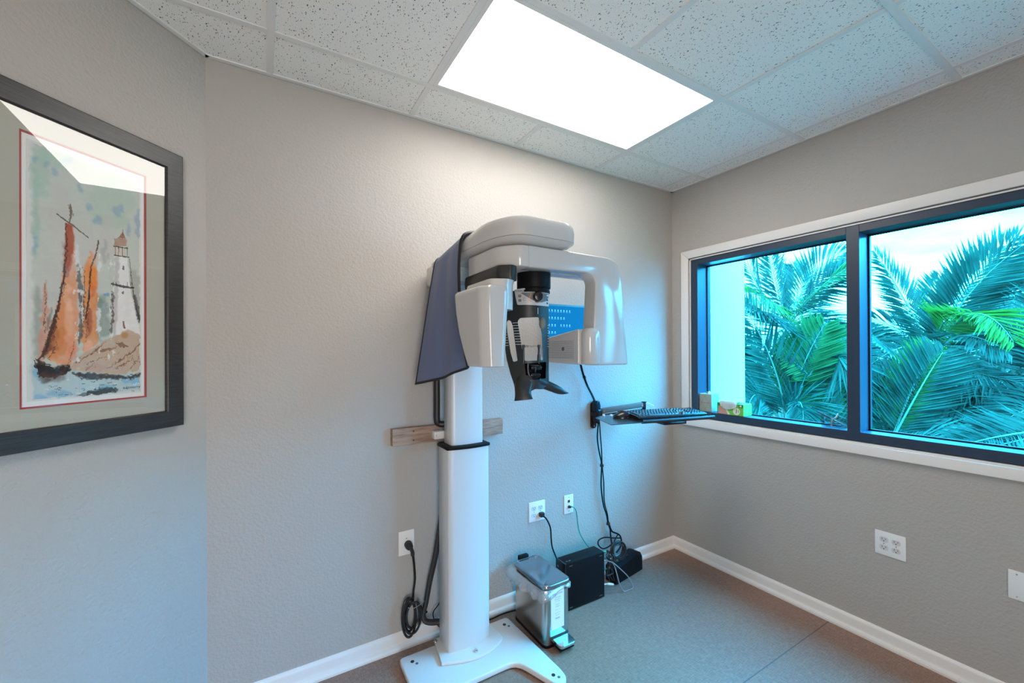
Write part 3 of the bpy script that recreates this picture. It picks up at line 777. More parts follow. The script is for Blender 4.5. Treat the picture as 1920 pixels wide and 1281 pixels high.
q = frame_mtx(shp(981, 549, -.0046), shell(984, 549, 0)-shell(977, 548.8, 0), (0, 0, 1)); text('small_text', 'SELECT', .0030, q, 'ink', cp, .0002)
mb = MB(); mb.tube([shp(983.4+2.6*math.cos(a), 561.5+2.6*math.sin(a), -.0046) for a in [math.radians(40+28*k) for k in range(11)]], .0006, 5); obj('dial_print', mb, 'ink', cp)
for (p0, p1) in (((992.5, 556), (994.5, 562)), ((991, 562), (995, 566)), ((996, 549), (994, 556))):
    strip(cp, 'warning_print', (p0, p1), 1.1, 'amber', -.0046, .0003)
for x, y in ((1027.5, 561), (1027.3, 567)): strip(cp, 'icon_print', ((x-1.3, y), (x+1.5, y)), 3.4, 'ink', -.0046, .0003)
strip(cp, 'icon_print', ((1026.5, 552), (1030, 552)), 2.2, 'plate', -.0046, .0003)
# the two flared hand grips at the foot
def grip(pts, name='hand_grip'):
    mb = MB(); R = []
    P = catmull([Vector((*p[:2], 0)) for p in pts], 4); W = catmull([Vector((p[2], p[3], p[4])) for p in pts], 4)
    for i, p in enumerate(P):
        a = P[max(i-1, 0)]; b = P[min(i+1, len(P)-1)]; t = (b-a); ang = math.atan2(-t.y, t.x); n2 = (math.sin(ang), math.cos(ang))
        c = shell(min(max(p.x, 955), 1026), p.y, 0)+_r*((p.x-min(max(p.x, 955), 1026))*sc_)+fwdh*(W[i].z)
        nn = -_r*n2[0]*1.0+Vector((0, 0, 1))*n2[1]
        R.append([c+nn*(math.cos(q)*W[i].x*sc_)+fwdh*(math.sin(q)*W[i].y) for q in [2*math.pi*j/16 for j in range(16)]])
    mb.loft(R); return obj(name, mb, 'black_soft', body, angle=60)
# (px, py, half width in photo px, half depth in m, push back in m)
grip([(986, 704, 12, .006, .010), (984, 716, 16, .012, .006), (981, 727, 16, .017, -.004), (980.5, 737, 15, .015, -.012), (981, 744, 16, .012, -.018), (981.5, 749, 17.5, .009, -.022)])
grip([(1010, 718, 9, .006, .006), (1026, 724, 9, .011, .010), (1040, 730, 8.5, .013, .022), (1053, 736, 7.2, .011, .036), (1063, 740, 4, .007, .048), (1072, 741.5, .7, .002, .055)])

# ---- loose parts of the machine at the wall
mb = MB(); mb.tube([(-1.872, -.06, 1.50), (-1.872, -.06, 1.20), (-1.872, -.06, 1.112), (-1.860, -.06, 1.091), (-1.835, -.07, 1.088), (-1.80, -.09, 1.09)], .0165, 12, smooth=5); obj('cable_conduit', mb, 'rubber', xr)
mb = MB(); mb.box((-1.895, -.088, 1.018), (-1.835, -.0385, 1.058), bevel=.006); br = obj('wall_bracket', mb, 'base_white', xr)
mb = MB(); mb.cyl((-1.883, -.0875, 1.038), (-1.883, -.0915, 1.038), .006, n=16); obj('bracket_screw', mb, 'chrome', br)
hp = [at(833, 925, 1, -.055), at(827, 975, 1, -.055), at(817, 1040, 1, -.05), at(806, 1090, 1, -.045), at(799, 1130, 1, -.043), at(794, 1152, 1, -.045), at(797, 1164, 1, -.055), at(808, 1167, 1, -.07), at(824, 1166, 1, -.09), at(836, 1170, 1, -.10)]
mb = MB(); mb.tube(hp, lambda t: .0165+.004*math.sin(t*9)*.4, 12, smooth=4, flat=.75); obj('cable_sleeve', mb, 'braid', xr, label='black braided cable sleeve beside the column foot')

# wooden backing board screwed to the wall behind the column
mb = MB(); mb.box((-2.088, -.038, .997), (-1.479, 0, 1.080), bevel=.0015, seg=1); bd = obj('backing_board', mb, 'wood', None, smooth=False)
tag(bd, 'short brown pine board fixed flat to the wall behind the x-ray column', 'board')
for z in (1.062, 1.018):
    mb = MB(); mb.cyl((-1.985, -.0375, z), (-1.985, -.0388, z), .0045, n=14); obj('screw_head', mb, 'wood_dark', bd, smooth=False)

# ---- lead apron draped over the rear of the beam
rows = []
# each row: back edge point, front edge point (following the cloth from the top of the beam down its left side)
path = [((-1.62, -.20, 1.911), (-1.63, -.50, 1.950)), ((-1.75, -.195, 1.912), (-1.76, -.497, 1.951)), ((-1.85, -.19, 1.909), (-1.858, -.492, 1.948)),
        ((-1.908, -.19, 1.893), (-1.906, -.487, 1.936)), ((-1.927, -.19, 1.868), (-1.921, -.484, 1.915)), ((-1.933, -.19, 1.835), (-1.927, -.480, 1.88)),
        ((-1.941, -.188, 1.78), (-1.930, -.475, 1.80)), ((-1.955, -.182, 1.68), (-1.926, -.470, 1.70)), ((-1.970, -.172, 1.56), (-1.917, -.465, 1.59)),
        ((-1.985, -.162, 1.44), (-1.902, -.458, 1.48)), ((-2.003, -.152, 1.305), (-1.878, -.448, 1.385))]
NS = 20; cols = []
A_ = catmull([Vector(a) for a, b in path], 5); B_ = catmull([Vector(b) for a, b in path], 5)
rows = []
for i, (a, b) in enumerate(zip(A_, B_)):
    t = i/(len(A_)-1); row = []
    n = Vector((0, 0, 1)) if t < .28 else Vector((-1, .15, .1))
    fall = max(0, (t-.35)/.65)
    for j in range(NS+1):
        s_ = j/NS
        wv = .006*math.sin(s_*7.5+1.2*t)*fall**.7+.0028*math.sin(s_*15+3)*max(0, min(1, (t-.30)*4))*(.4+.6*fall)
        sag = -.012*math.sin(math.pi*s_)*fall
        row.append(a.lerp(b, s_)+n*wv+Vector((sag*.6, 0, -.008*math.sin(math.pi*s_)*(1 if t > .95 else 0))))
    rows.append(row)
ap = thing('lead_apron', 'blue-grey lead apron with black binding draped over the rear of the x-ray machine', 'apron', (-1.93, -.32, 1.30))
mb = MB(); mb.grid(rows); bmesh.ops.recalc_face_normals(mb.bm, faces=mb.bm.faces[:]); bmesh.ops.solidify(mb.bm, geom=mb.bm.faces[:], thickness=.005); obj('apron_sheet', mb, 'apron', ap, angle=70)
def edge_tube(pts, r): mb = MB(); mb.tube(pts, r, 8, smooth=0, flat=.55); obj('apron_binding', mb, 'apron_trim', ap)
edge_tube([r_[-1] for r_ in rows], .0075); edge_tube([r_[0] for r_ in rows[12:]], .004); edge_tube(rows[-1], .0085)

# ================================================================== THE FRAMED WATERCOLOUR ON THE ANGLED WALL
def left_of(px, py, off):
    v = ray(px, py); P0 = Vector((LX, 0, 0))+LN*off
    t = (P0-CAM).dot(LN)/v.dot(LN); P = CAM+v*t; return (P-P0).dot(LD), P.z
pic = thing('framed_picture', 'framed watercolour of orange sailboats and a lighthouse in a wide charcoal frame', 'picture', on_left(.39, 1.185, .01))
fs0, fs1, fz0, fz1, fwid = .114, .668, 1.187, 2.176, .059
def rail_(a, b, c, d, name, mt):
    # a..d : (s, z) corners outer-outer-inner-inner; shallow bevelled profile
    mb = MB(); offs = [(.004, .0), (.029, .0), (.030, .04), (.030, .93), (.0285, .955), (.0235, 1.0), (.004, 1.0)]
    def ring(o, i): return [on_left(o[0]+(i[0]-o[0])*w_, o[1]+(i[1]-o[1])*w_, f_) for f_, w_ in offs]
    mb.loft([ring(a, d), ring(b, c)]); return obj(name, mb, mt, pic, angle=20)
i0, i1, j0, j1 = fs0+fwid, fs1-fwid, fz0+fwid, fz1-fwid-.004
rail_((fs0, fz0), (fs0, fz1), (i0, j1), (i0, j0), 'frame_side', 'frame_wood_h')
rail_((fs1, fz0), (fs1, fz1), (i1, j1), (i1, j0), 'frame_side', 'frame_wood_h')
rail_((fs0, fz1), (fs1, fz1), (i1, j1), (i0, j1), 'frame_top', 'frame_wood')
rail_((fs0, fz0), (fs1, fz0), (i1, j0), (i0, j0), 'frame_bottom', 'frame_wood')
def wall_quad(mb, s0, s1, z0, z1, off, th=.0015):
    mb.loft([[on_left(s0, z0, off), on_left(s1, z0, off), on_left(s1, z1, off), on_left(s0, z1, off)], [on_left(s0, z0, off-th), on_left(s1, z0, off-th), on_left(s1, z1, off-th), on_left(s0, z1, off-th)]]); return mb
def ring_board(name, mt, o, i, off):
    mb = MB()
    for (s0, s1, z0, z1) in ((o[0], i[0], o[2], o[3]), (i[1], o[1], o[2], o[3]), (i[0], i[1], o[2], i[2]), (i[0], i[1], i[3], o[3])): wall_quad(mb, s0, s1, z0, z1, off)
    return obj(name, mb, mt, pic, smooth=False)
ring_board('mat_board', 'mat_board', (i0, i1, j0, j1), (.2325, .5485, 1.3015, 2.0585), .0185)
ring_board('red_mat_edge', 'red_fillet', (.2315, .5495, 1.300, 2.060), (.2375, .5435, 1.3065, 2.0535), .0165)
mb = wall_quad(MB(), .2370, .5440, 1.305, 2.055, .0145); obj('backing_paper', mb, 'paper_white', pic, smooth=False)
mb = MB(); wall_quad(mb, i0+.001, i1-.001, j0+.001, j1-.001, .0225, .002); obj('glass', mb, 'picture_glass', pic, smooth=False)
# the painting itself: colours laid down stroke by stroke on a fine sheet
AW, AH = 176, 420; as0, as1, az0, az1 = .2470, .5330, 1.3200, 2.0400
rs = np.random.RandomState(5)
def smooth_noise(w_, h_, k):
    g = rs.rand(h_//k+3, w_//k+3); ys = np.linspace(0, h_/k, h_); xs = np.linspace(0, w_/k, w_)
    y0 = ys.astype(int); x0 = xs.astype(int); fy_ = (ys-y0)[:, None]; fx = (xs-x0)[None, :]
    fy_ = fy_*fy_*(3-2*fy_); fx = fx*fx*(3-2*fx)
    a = g[np.ix_(y0, x0)]; b = g[np.ix_(y0, x0+1)]; c = g[np.ix_(y0+1, x0)]; d = g[np.ix_(y0+1, x0+1)]
    return (a*(1-fx)+b*fx)*(1-fy_)+(c*(1-fx)+d*fx)*fy_
canvas = np.zeros((AH, AW, 3)); canvas[:] = np.array(srgb(214, 216, 210)[:3])
def toc(px, py):
    s_, z_ = left_of(px, py, .0155); return (as1-s_)/(as1-as0)*AW, (az1-z_)/(az1-az0)*AH
YY, XX = np.mgrid[0:AH, 0:AW].astype(float)
def blur(a, n):
    for _ in range(n):
        a = (a+np.roll(a, 1, 0)+np.roll(a, -1, 0)+np.roll(a, 1, 1)+np.roll(a, -1, 1))/5
    return a
def paint(poly, col, alpha=1.0, soft=1, warp=2.0, grain=.2, k=7):
    global canvas
    pts = [toc(*p) for p in poly]; wx = XX+(smooth_noise(AW, AH, k)-.5)*2*warp; wy = YY+(smooth_noise(AW, AH, k)-.5)*2*warp
    ins = np.zeros((AH, AW), bool); n = len(pts)
    for i in range(n):
        x1, y1 = pts[i]; x2, y2 = pts[i-1]
        if y1 == y2: continue
        c = ((y1 > wy) != (y2 > wy)) & (wx < (x2-x1)*(wy-y1)/(y2-y1)+x1); ins ^= c
    m_ = blur(ins.astype(float), soft)*alpha*(1-grain*smooth_noise(AW, AH, 5))
    canvas = canvas*(1-m_[..., None])+np.array(srgb(*col)[:3])*m_[..., None]
def stroke(pts, w_, col, **k):
    P = [Vector(p) for p in pts]; L = []; R = []
    for i, p in enumerate(P):
        t = (P[min(i+1, len(P)-1)]-P[max(i-1, 0)]).normalized(); n = Vector((-t.y, t.x))*(w_[i] if isinstance(w_, (list, tuple)) else w_)/2
        L.append(tuple(p+n)); R.append(tuple(p-n))
    paint(L+R[::-1], col, **k)
def blob(cx, cy, rx, ry, col, **k): paint([(cx+rx*math.cos(a), cy+ry*math.sin(a)) for a in [6.283*j/14 for j in range(14)]], col, **k)
paint([(60, 262), (270, 350), (270, 700), (60, 700)], (186, 196, 184), .8, 6, 5)
blob(75, 320, 20, 55, (160, 192, 176), alpha=.6, soft=12, warp=6); blob(110, 290, 40, 30, (165, 198, 180), alpha=.6, soft=14, warp=8)
blob(66, 400, 6, 90, (150, 190, 180), alpha=.6, soft=6, warp=4); blob(210, 380, 45, 50, (172, 196, 178), alpha=.6, soft=14, warp=8)
for x, y, rx, ry in ((88, 308, 7, 8), (102, 322, 6, 8), (70, 265, 8, 5), (68, 300, 4, 7), (150, 352, 4, 9), (168, 388, 5, 7), (182, 412, 8, 10), (222, 395, 10, 12), (260, 410, 7, 22), (240, 432, 5, 14), (258, 438, 5, 10), (64, 460, 4, 22), (130, 300, 10, 6)):
    blob(x, y, rx, ry, (112, 152, 190), alpha=.55, soft=5, warp=4)
for x, y, rx, ry in ((110, 400, 22, 60), (150, 450, 30, 40), (200, 450, 18, 50), (130, 540, 60, 80)): blob(x, y, rx, ry, (196, 192, 188), alpha=.55, soft=12, warp=7)
blob(250, 560, 16, 60, (150, 148, 142), alpha=.5, soft=6, warp=6); blob(190, 600, 16, 40, (120, 125, 122), alpha=.6, soft=5, warp=6); blob(70, 600, 9, 70, (120, 130, 128), alpha=.55, soft=6, warp=5)
blob(188, 565, 10, 10, (80, 140, 120), alpha=.5, soft=4, warp=4); blob(200, 552, 6, 3, (80, 150, 210), alpha=.8, soft=1)
# sails
paint([(84, 520), (90, 540), (92, 600), (90, 640), (80, 680), (70, 670), (74, 610), (80, 560)], (205, 140, 112), .8, 2, 3)
paint([(124, 418), (134, 420), (138, 440), (141, 500), (147, 560), (146, 640), (134, 684), (95, 680), (82, 660), (98, 600), (112, 560), (118, 500)], (224, 150, 104), .95, 2, 3)
paint([(124, 418), (135, 422), (139, 445), (136, 480), (129, 520), (121, 520), (122, 460)], (172, 72, 28), .95, 1, 2)
paint([(112, 560), (124, 540), (126, 620), (104, 676), (88, 668), (100, 600)], (214, 130, 62), .7, 3, 3); blob(128, 600, 9, 34, (236, 176, 140), alpha=.7, soft=4); blob(130, 650, 10, 22, (232, 150, 120), alpha=.6, soft=4)
stroke([(124, 418), (124, 470), (119, 520), (110, 570), (98, 610), (84, 660), (68, 678)], [2, 3, 4, 4, 6, 7, 2], (70, 38, 30), alpha=.9, soft=0, warp=1.5, k=4)
stroke([(103, 590), (94, 640), (80, 672)], [3, 9, 5], (104, 52, 38), alpha=.8, soft=1, warp=3, k=4)
paint([(170, 470), (180, 480), (184, 560), (184, 640), (158, 660), (150, 640), (156, 560), (158, 500)], (226, 138, 60), .9, 2, 3); blob(172, 520, 9, 26, (232, 130, 30), alpha=.8, soft=3); blob(168, 600, 6, 22, (168, 70, 24), alpha=.8, soft=2); blob(166, 650, 9, 14, (236, 176, 150), alpha=.8, soft=3)
stroke([(145, 490), (150, 540), (154, 580), (150, 620), (146, 648)], [3, 11, 9, 10, 3], (66, 66, 70), alpha=.85, soft=1, warp=2.5, k=4)
stroke([(185, 450), (178, 480), (170, 500), (166, 560), (160, 600)], [2, 3, 2, 3, 2], (64, 44, 36), alpha=.9, soft=0, warp=1, k=3)
stroke([(96, 575), (92, 600), (90, 620)], [3, 8, 3], (90, 104, 100), alpha=.7, soft=1); stroke([(84, 525), (86, 560), (82, 600), (84, 625)], [1, 2, 1.5, 2], (80, 50, 40), alpha=.8, soft=0, k=3)
blob(144, 478, 4, 20, (222, 222, 220), alpha=.8, soft=1, warp=2); blob(186, 500, 4, 10, (226, 226, 224), alpha=.8, soft=1); blob(184, 600, 3, 26, (224, 226, 224), alpha=.8, soft=1, warp=3, k=4); blob(154, 570, 1.6, 30, (226, 222, 216), alpha=.7, soft=0, warp=2, k=3)
stroke([(106, 400), (122, 412), (140, 425), (166, 446)], [2, 2.6, 3, 1.5], (58, 40, 36), alpha=.95, soft=0, warp=.8, k=3)
stroke([(131, 380), (133, 396), (129, 420)], [2, 5, 2], (92, 66, 60), alpha=.85, soft=0, warp=1.2, k=3)
# lighthouse on its rock
paint([(214, 478), (238, 480), (244, 540), (252, 580), (266, 628), (206, 628), (212, 560)], (232, 232, 230), 1, 1, 1)
paint([(214, 480), (224, 480), (222, 560), (216, 628), (206, 628), (211, 560)], (170, 168, 166), .7, 2, 2)
stroke([(210, 548), (212, 590), (206, 626)], [2, 4, 4], (78, 52, 46), alpha=.8, soft=0, warp=2, k=3)
stroke([(242, 482), (248, 540), (256, 580), (268, 626)], [1, 1.6, 2, 2], (50, 44, 42), alpha=.9, soft=0, warp=.6, k=3)
stroke([(251, 552), (258, 580), (266, 624)], [5, 8, 4], (58, 56, 56), alpha=.85, soft=1, warp=2, k=3)
paint([(214, 446), (236, 446), (238, 462), (214, 460)], (176, 128, 104), .9, 0, 1.5, k=3); paint([(217, 462), (235, 464), (236, 480), (216, 478)], (206, 196, 186), .9, 0, 1, k=3)
stroke([(212, 461), (240, 465)], 2, (60, 44, 40), soft=0, warp=.5, k=3); stroke([(213, 478), (242, 482)], 2.2, (60, 44, 40), soft=0, warp=.5, k=3)
for x in (216, 222, 229, 238): stroke([(x, 462), (x, 480)], 1.2, (80, 56, 50), soft=0, warp=.4, k=3)
paint([(222, 446), (229, 434), (236, 446)], (150, 84, 66), .95, 0, 1, k=3); stroke([(230, 430), (230, 440)], 1.6, (100, 50, 44), soft=0, warp=.3, k=3)
stroke([(207, 531), (226, 536), (251, 540)], [3, 4.5, 3], (54, 44, 42), soft=0, warp=.8, k=3)
for x in (212, 217, 239, 245): stroke([(x, 528), (x, 536)], 1.1, (60, 48, 44), soft=0, warp=.3, k=3)
blob(231, 502, 2.2, 4, (90, 76, 70), soft=0, warp=.6, k=3); blob(230, 548, 2, 3, (110, 100, 96), soft=0, warp=.6, k=3); stroke([(231, 602), (233, 616)], [3, 4], (120, 74, 50), soft=0, warp=1, k=3)
paint([(128, 690), (150, 668), (190, 642), (216, 628), (240, 618), (266, 630), (269, 660), (262, 690), (230, 704), (160, 700), (128, 694)], (194, 166, 142), .95, 1, 3)
for (a, b, wd) in (((140, 682), (200, 640), 3), ((180, 660), (215, 650), 6), ((216, 640), (240, 650), 9), ((200, 690), (240, 664), 3), ((160, 694), (176, 680), 3), ((236, 668), (262, 645), 4), ((215, 690), (250, 672), 3), ((150, 672), (186, 652), 2), ((244, 690), (264, 664), 2)):
    stroke([a, ((a[0]+b[0])/2, (a[1]+b[1])/2+2), b], [1, wd, 1], (118, 76, 46), alpha=.85, soft=0, warp=2.5, k=3)
blob(234, 628, 8, 6, (190, 128, 60), alpha=.8, soft=2); blob(180, 690, 20, 8, (196, 152, 140), alpha=.6, soft=4)
# water
paint([(60, 684), (120, 690), (200, 704), (270, 700), (268, 730), (60, 754)], (174, 200, 204), .9, 2, 3)
for x, y, rx, ry in ((70, 700, 8, 8), (110, 738, 24, 6), (75, 745, 14, 6), (245, 712, 20, 7), (200, 726, 16, 5)): blob(x, y, rx, ry, (110, 170, 206), alpha=.7, soft=3)
paint([(64, 674), (90, 686), (128, 684), (130, 696), (110, 704), (76, 706), (70, 692)], (52, 34, 34), .92, 1, 3); blob(92, 706, 22, 8, (120, 84, 66), alpha=.6, soft=4)
paint([(134, 698), (170, 700), (240, 706), (262, 700), (250, 710), (190, 710), (150, 708)], (64, 42, 38), .85, 1, 3, k=3)
paint([(140, 742), (190, 726), (222, 728), (214, 736), (180, 742)], (72, 62, 52), .85, 1, 3, k=3); blob(262, 704, 8, 5, (100, 96, 96), alpha=.7, soft=2)
for x, y in ((95, 725), (105, 728), (150, 720), (170, 716), (200, 718), (186, 722), (120, 740), (210, 722)): stroke([(x, y), (x+9, y-1)], [.8, 1.6], (60, 58, 54), soft=0, warp=.8, k=3)
# second pass: bleeds, dry-brush darks and flecks of bare paper
for x, y, rx, ry, c in ((128, 560, 7, 26, (240, 190, 160)), (116, 640, 10, 26, (206, 120, 50)), (138, 660, 8, 18, (226, 130, 96)), (100, 630, 7, 30, (150, 74, 40)), (121, 480, 3, 30, (120, 44, 22)), (134, 455, 4, 26, (214, 120, 60)), (172, 545, 5, 18, (214, 96, 24)), (163, 610, 4, 22, (120, 48, 24)), (90, 655, 6, 20, (120, 60, 44)), (78, 640, 5, 26, (200, 150, 130))):
    blob(x, y, rx, ry, c, alpha=.6, soft=3, warp=5)
for a, b, wd in (((110, 575), (96, 640), 5), ((98, 612), (82, 668), 6), ((104, 640), (92, 676), 4), ((122, 500), (117, 560), 3), ((140, 640), (128, 682), 3), ((165, 565), (160, 640), 3), ((156, 500), (158, 560), 3)):
    stroke([a, ((a[0]+b[0])/2+1.5, (a[1]+b[1])/2), b], [1, wd, 1], (60, 34, 26), alpha=.8, soft=0, warp=3, k=3)
paint([(62, 676), (84, 684), (104, 690), (128, 684), (132, 694), (118, 704), (96, 710), (74, 706), (66, 692)], (38, 24, 26), .95, 0, 3, k=3)
blob(96, 708, 26, 9, (96, 62, 50), alpha=.55, soft=4, warp=5); blob(84, 714, 12, 5, (70, 48, 44), alpha=.6, soft=2, warp=4)
stroke([(64, 672), (80, 680), (96, 684)], [1, 4, 1], (44, 30, 30), soft=0, warp=1, k=3)
paint([(134, 697), (176, 699), (238, 706), (264, 699), (256, 708), (200, 712), (150, 709)], (50, 32, 30), .8, 0, 4, k=3)
paint([(144, 744), (188, 727), (216, 727), (222, 732), (196, 741), (168, 745)], (56, 46, 40), .85, 0, 4, k=3)
fr = random.Random(11)
for _ in range(46):
    x, y = fr.uniform(134, 262), fr.uniform(634, 696)
    if y < 690-(x-130)*.50: continue
    stroke([(x, y), (x+fr.uniform(3, 12), y-fr.uniform(-2, 8))], [.6, fr.uniform(1, 3)], fr.choice(((96, 60, 38), (150, 104, 66), (216, 196, 176), (70, 46, 34), (176, 130, 80))), alpha=.8, soft=0, warp=2.5, k=3)
for _ in range(34):
    x, y = fr.uniform(66, 258), fr.uniform(706, 744)
    stroke([(x, y), (x+fr.uniform(3, 10), y-fr.uniform(-1, 2))], [.5, fr.uniform(.8, 2)], fr.choice(((56, 54, 52), (88, 150, 196), (120, 120, 112), (222, 226, 224))), alpha=.8, soft=0, warp=1.5, k=3)
for _ in range(40):
    x, y = fr.choice((141, 147, 185, 153, 206, 210))+fr.uniform(-3, 3), fr.uniform(470, 680)
    blob(x, y, fr.uniform(.8, 2.4), fr.uniform(2, 7), (228, 228, 224), alpha=.8, soft=0, warp=2, k=3)
for _ in range(12):
    x, y = fr.uniform(208, 216), fr.uniform(540, 625); blob(x, y, fr.uniform(1, 2.4), fr.uniform(2, 6), (96, 72, 66), alpha=.7, soft=0, warp=2, k=3)
blob(178, 478, 8, 24, (206, 186, 172), alpha=.5, soft=4); blob(196, 470, 5, 26, (150, 146, 142), alpha=.5, soft=3, warp=4); blob(128, 470, 26, 50, (208, 204, 202), alpha=.25, soft=8)
stroke([(129, 382), (133, 400), (130, 418)], [5, 6, 2], (120, 96, 90), alpha=.7, soft=0, warp=3, k=3)
paint([(124, 418), (134, 422), (138, 445), (134, 478), (128, 508), (122, 500), (122, 460)], (160, 64, 26), .8, 1, 2)
stroke([(124, 418), (124, 470), (119, 520), (110, 570), (98, 610), (84, 660), (68, 678)], [2, 3, 4, 4, 6, 6, 2], (58, 32, 26), alpha=.9, soft=0, warp=2, k=4)
stroke([(185, 450), (178, 480), (170, 500), (166, 560), (160, 600)], [2, 3, 2, 3, 2], (58, 38, 30), alpha=.9, soft=0, warp=1, k=3)
canvas = np.clip(canvas*(1+(rs.rand(AH, AW, 1)-.5)*.05), 0, 1)
edge = np.minimum(np.minimum(XX, AW-1-XX)+smooth_noise(AW, AH, 6)*4, np.minimum(YY, AH-1-YY)+smooth_noise(AW, AH, 6)*4)
canvas = np.where((edge < 4.5)[..., None], np.array(srgb(216, 218, 212)[:3]), canvas)
me = bpy.data.meshes.new('painting')
O_ = on_left(as1, az0, .0152); E1 = -LD*(as1-as0)
gx, gz = np.meshgrid(np.linspace(0, 1, AW+1), np.linspace(0, 1, AH+1))
vs = (np.array(E1)[None, None, :]*gx[..., None]+np.array([0, 0, az1-az0])[None, None, :]*gz[..., None]).reshape(-1, 3)
a = (np.arange(AH)[:, None]*(AW+1)+np.arange(AW)[None, :]).reshape(-1)
fc_ = np.stack([a, a+1, a+AW+2, a+AW+1], 1)
me.vertices.add(len(vs)); me.vertices.foreach_set('co', vs.ravel()); me.loops.add(fc_.size); me.loops.foreach_set('vertex_index', fc_.ravel().astype(np.int32))
me.polygons.add(len(fc_)); me.polygons.foreach_set('loop_start', np.arange(0, fc_.size, 4, dtype=np.int32)); me.update()
ca = me.color_attributes.new('paint', 'FLOAT_COLOR', 'CORNER')
cols_ = np.ones((len(fc_), 4, 4)); cols_[:, :, :3] = canvas[::-1].reshape(-1, 3)[:, None, :]; ca.data.foreach_set('color', cols_.ravel())
pm = mat('watercolour', lin(.8, .8, .8), .85); an = pm.node_tree.nodes.new('ShaderNodeVertexColor'); an.layer_name = 'paint'
pm.node_tree.links.new(an.outputs['Color'], pm.node_tree.nodes['Principled BSDF'].inputs['Base Color']); me.materials.append(pm)
po = bpy.data.objects.new('painting', me); COL.objects.link(po); po.parent = pic; po.location = O_-world_origin(pic)
s1_, z1_ = left_of(247, 726, .0155); text('signature', 'a.lasserry', .0125, frame_mtx(on_left(s1_, z1_, .0157), -LD, (0, 0, 1)), 'ink', pic, .0001, 1.1)

# ================================================================== WALL PLATES
def plate_mtx(kind, c): # local x right, y up, z out of the wall
    if kind == 'back': return frame_mtx(c, (1, 0, 0), (0, 0, 1))
    return frame_mtx(c, (0, -1, 0), (0, 0, 1))
def local(mb, mtx): bmesh.ops.transform(mb.bm, verts=mb.bm.verts[:], matrix=mtx); return mb
def wall_plate(label, kind, c, w_, h_, cat='wall plate', name='wall_plate'):
    mx = plate_mtx(kind, c); t = thing(name, label, cat, c)
    mb = MB(); mb.prism(rounded([(-w_/2, -h_/2), (w_/2, -h_/2), (w_/2, h_/2), (-w_/2, h_/2)], .003, 3), 2, 0, .0055, bevel=.002, seg=2, only_ends=True)
    obj('cover', local(mb, mx), 'plate', t, angle=30); return t, mx
def receptacle(t, mx, x, y):
    mb = MB(); pts = []
    for k in range(24):
        a = 2*math.pi*k/24; pts.append((x+.0172*math.cos(a), y+max(-.0125, min(.0125, .0172*math.sin(a)))))
    mb.prism(pts, 2, .004, .0072, bevel=.0006, seg=1, only_ends=True); r_ = obj('socket_face', local(mb, mx), 'satin_white', t)
    mb = MB(); mb.box((x-.0075, y-.0015, .007), (x-.0055, y+.0075, .0074)); mb.box((x+.0055, y-.0005, .007), (x+.0075, y+.0070, .0074)); mb.cyl((x, y-.0065, .007), (x, y-.0065, .0074), .0026, n=10)
    obj('slots', local(mb, mx), 'slot', r_, smooth=False)
def screw(t, mx, x, y):
    mb = MB(); mb.cyl((x, y, .0050), (x, y, .0062), .0028, n=12); obj('screw', local(mb, mx), 'chrome', t)
t, mx = wall_plate('white four-socket outlet on the far wall with one black plug in it', 'back', (-1.2295, 0, .5065), .115, .116, 'outlet', 'wall_outlet')
for x in (-.023, .023):
    for y in (-.0195, .0195): receptacle(t, mx, x, y)
    screw(t, mx, x, 0)
t, mx = wall_plate('white four-socket outlet on the window wall, nothing plugged in', 'right', (0, -1.2505, .501), .117, .116, 'outlet', 'wall_outlet')
for x in (-.023, .023):
    for y in (-.0195, .0195): receptacle(t, mx, x, y)
    screw(t, mx, x, 0)
t, mx = wall_plate('blank white wall plate at the right edge of the window wall', 'right', (0, -1.683, .494), .117, .116)
screw(t, mx, -.035, .045); screw(t, mx, -.035, -.045)
t, mx = wall_plate('single white outlet left of the machine column with a fat black plug', 'back', (-2.012, 0, .508), .078, .119, 'outlet', 'wall_outlet')
screw(t, mx, 0, .022)
t, mx = wall_plate('narrow white data plate with red jacks and a green cable', 'back', (-.9915, 0, .5025), .072, .114, 'data outlet', 'data_plate')
for y, m_ in ((.018, 'red'), (-.016, 'red')):
    mb = MB(); mb.box((-.0085, y-.008, .005), (.0085, y+.008, .0065)); j_ = obj('jack', local(mb, mx), m_, t, smooth=False)
    mb = MB(); mb.box((-.005, y-.005, .0064), (.005, y+.005, .0068)); obj('port', local(mb, mx), 'slot', j_, smooth=False)
screw(t, mx, 0, .042); screw(t, mx, 0, -.042)

def cable(name, label, pts, r, m_, n=8, k=4, cat='cable', group=None):
    mb = MB(); mb.tube(pts, r, n, smooth=k); o = obj(name, mb, m_); tag(o, label, cat, group); return o
# black plug and cord from the left outlet, coiled near the floor
t = thing('power_cord', 'thick black power cord hanging from the left outlet and coiled above the baseboard', 'cord', (-2.01, -.04, .10))
pc = Vector((-2.006, -.006, .500))
mb = MB(); mb.cyl(pc, pc+Vector((0, -.012, 0)), .019, .019, n=20, bevel=.002); mb.cyl(pc+Vector((0, -.012, 0)), pc+Vector((0, -.036, -.004)), .0205, .016, n=12, bevel=.004); obj('plug', mb, 'rubber', t)
mb = MB(); mb.tube([pc+Vector((0, -.028, 0)), pc+Vector((.010, -.036, -.022)), pc+Vector((.014, -.034, -.045))], .0095, 10); obj('strain_relief', mb, 'rubber', t)
cx0 = at(770, 1157, 1, -.045)
pts = [pc+Vector((.014, -.034, -.040)), at(776, 1055, 1, -.035), at(778, 1085, 1, -.035), at(775, 1110, 1, -.035), at(774, 1126, 1, -.035)]
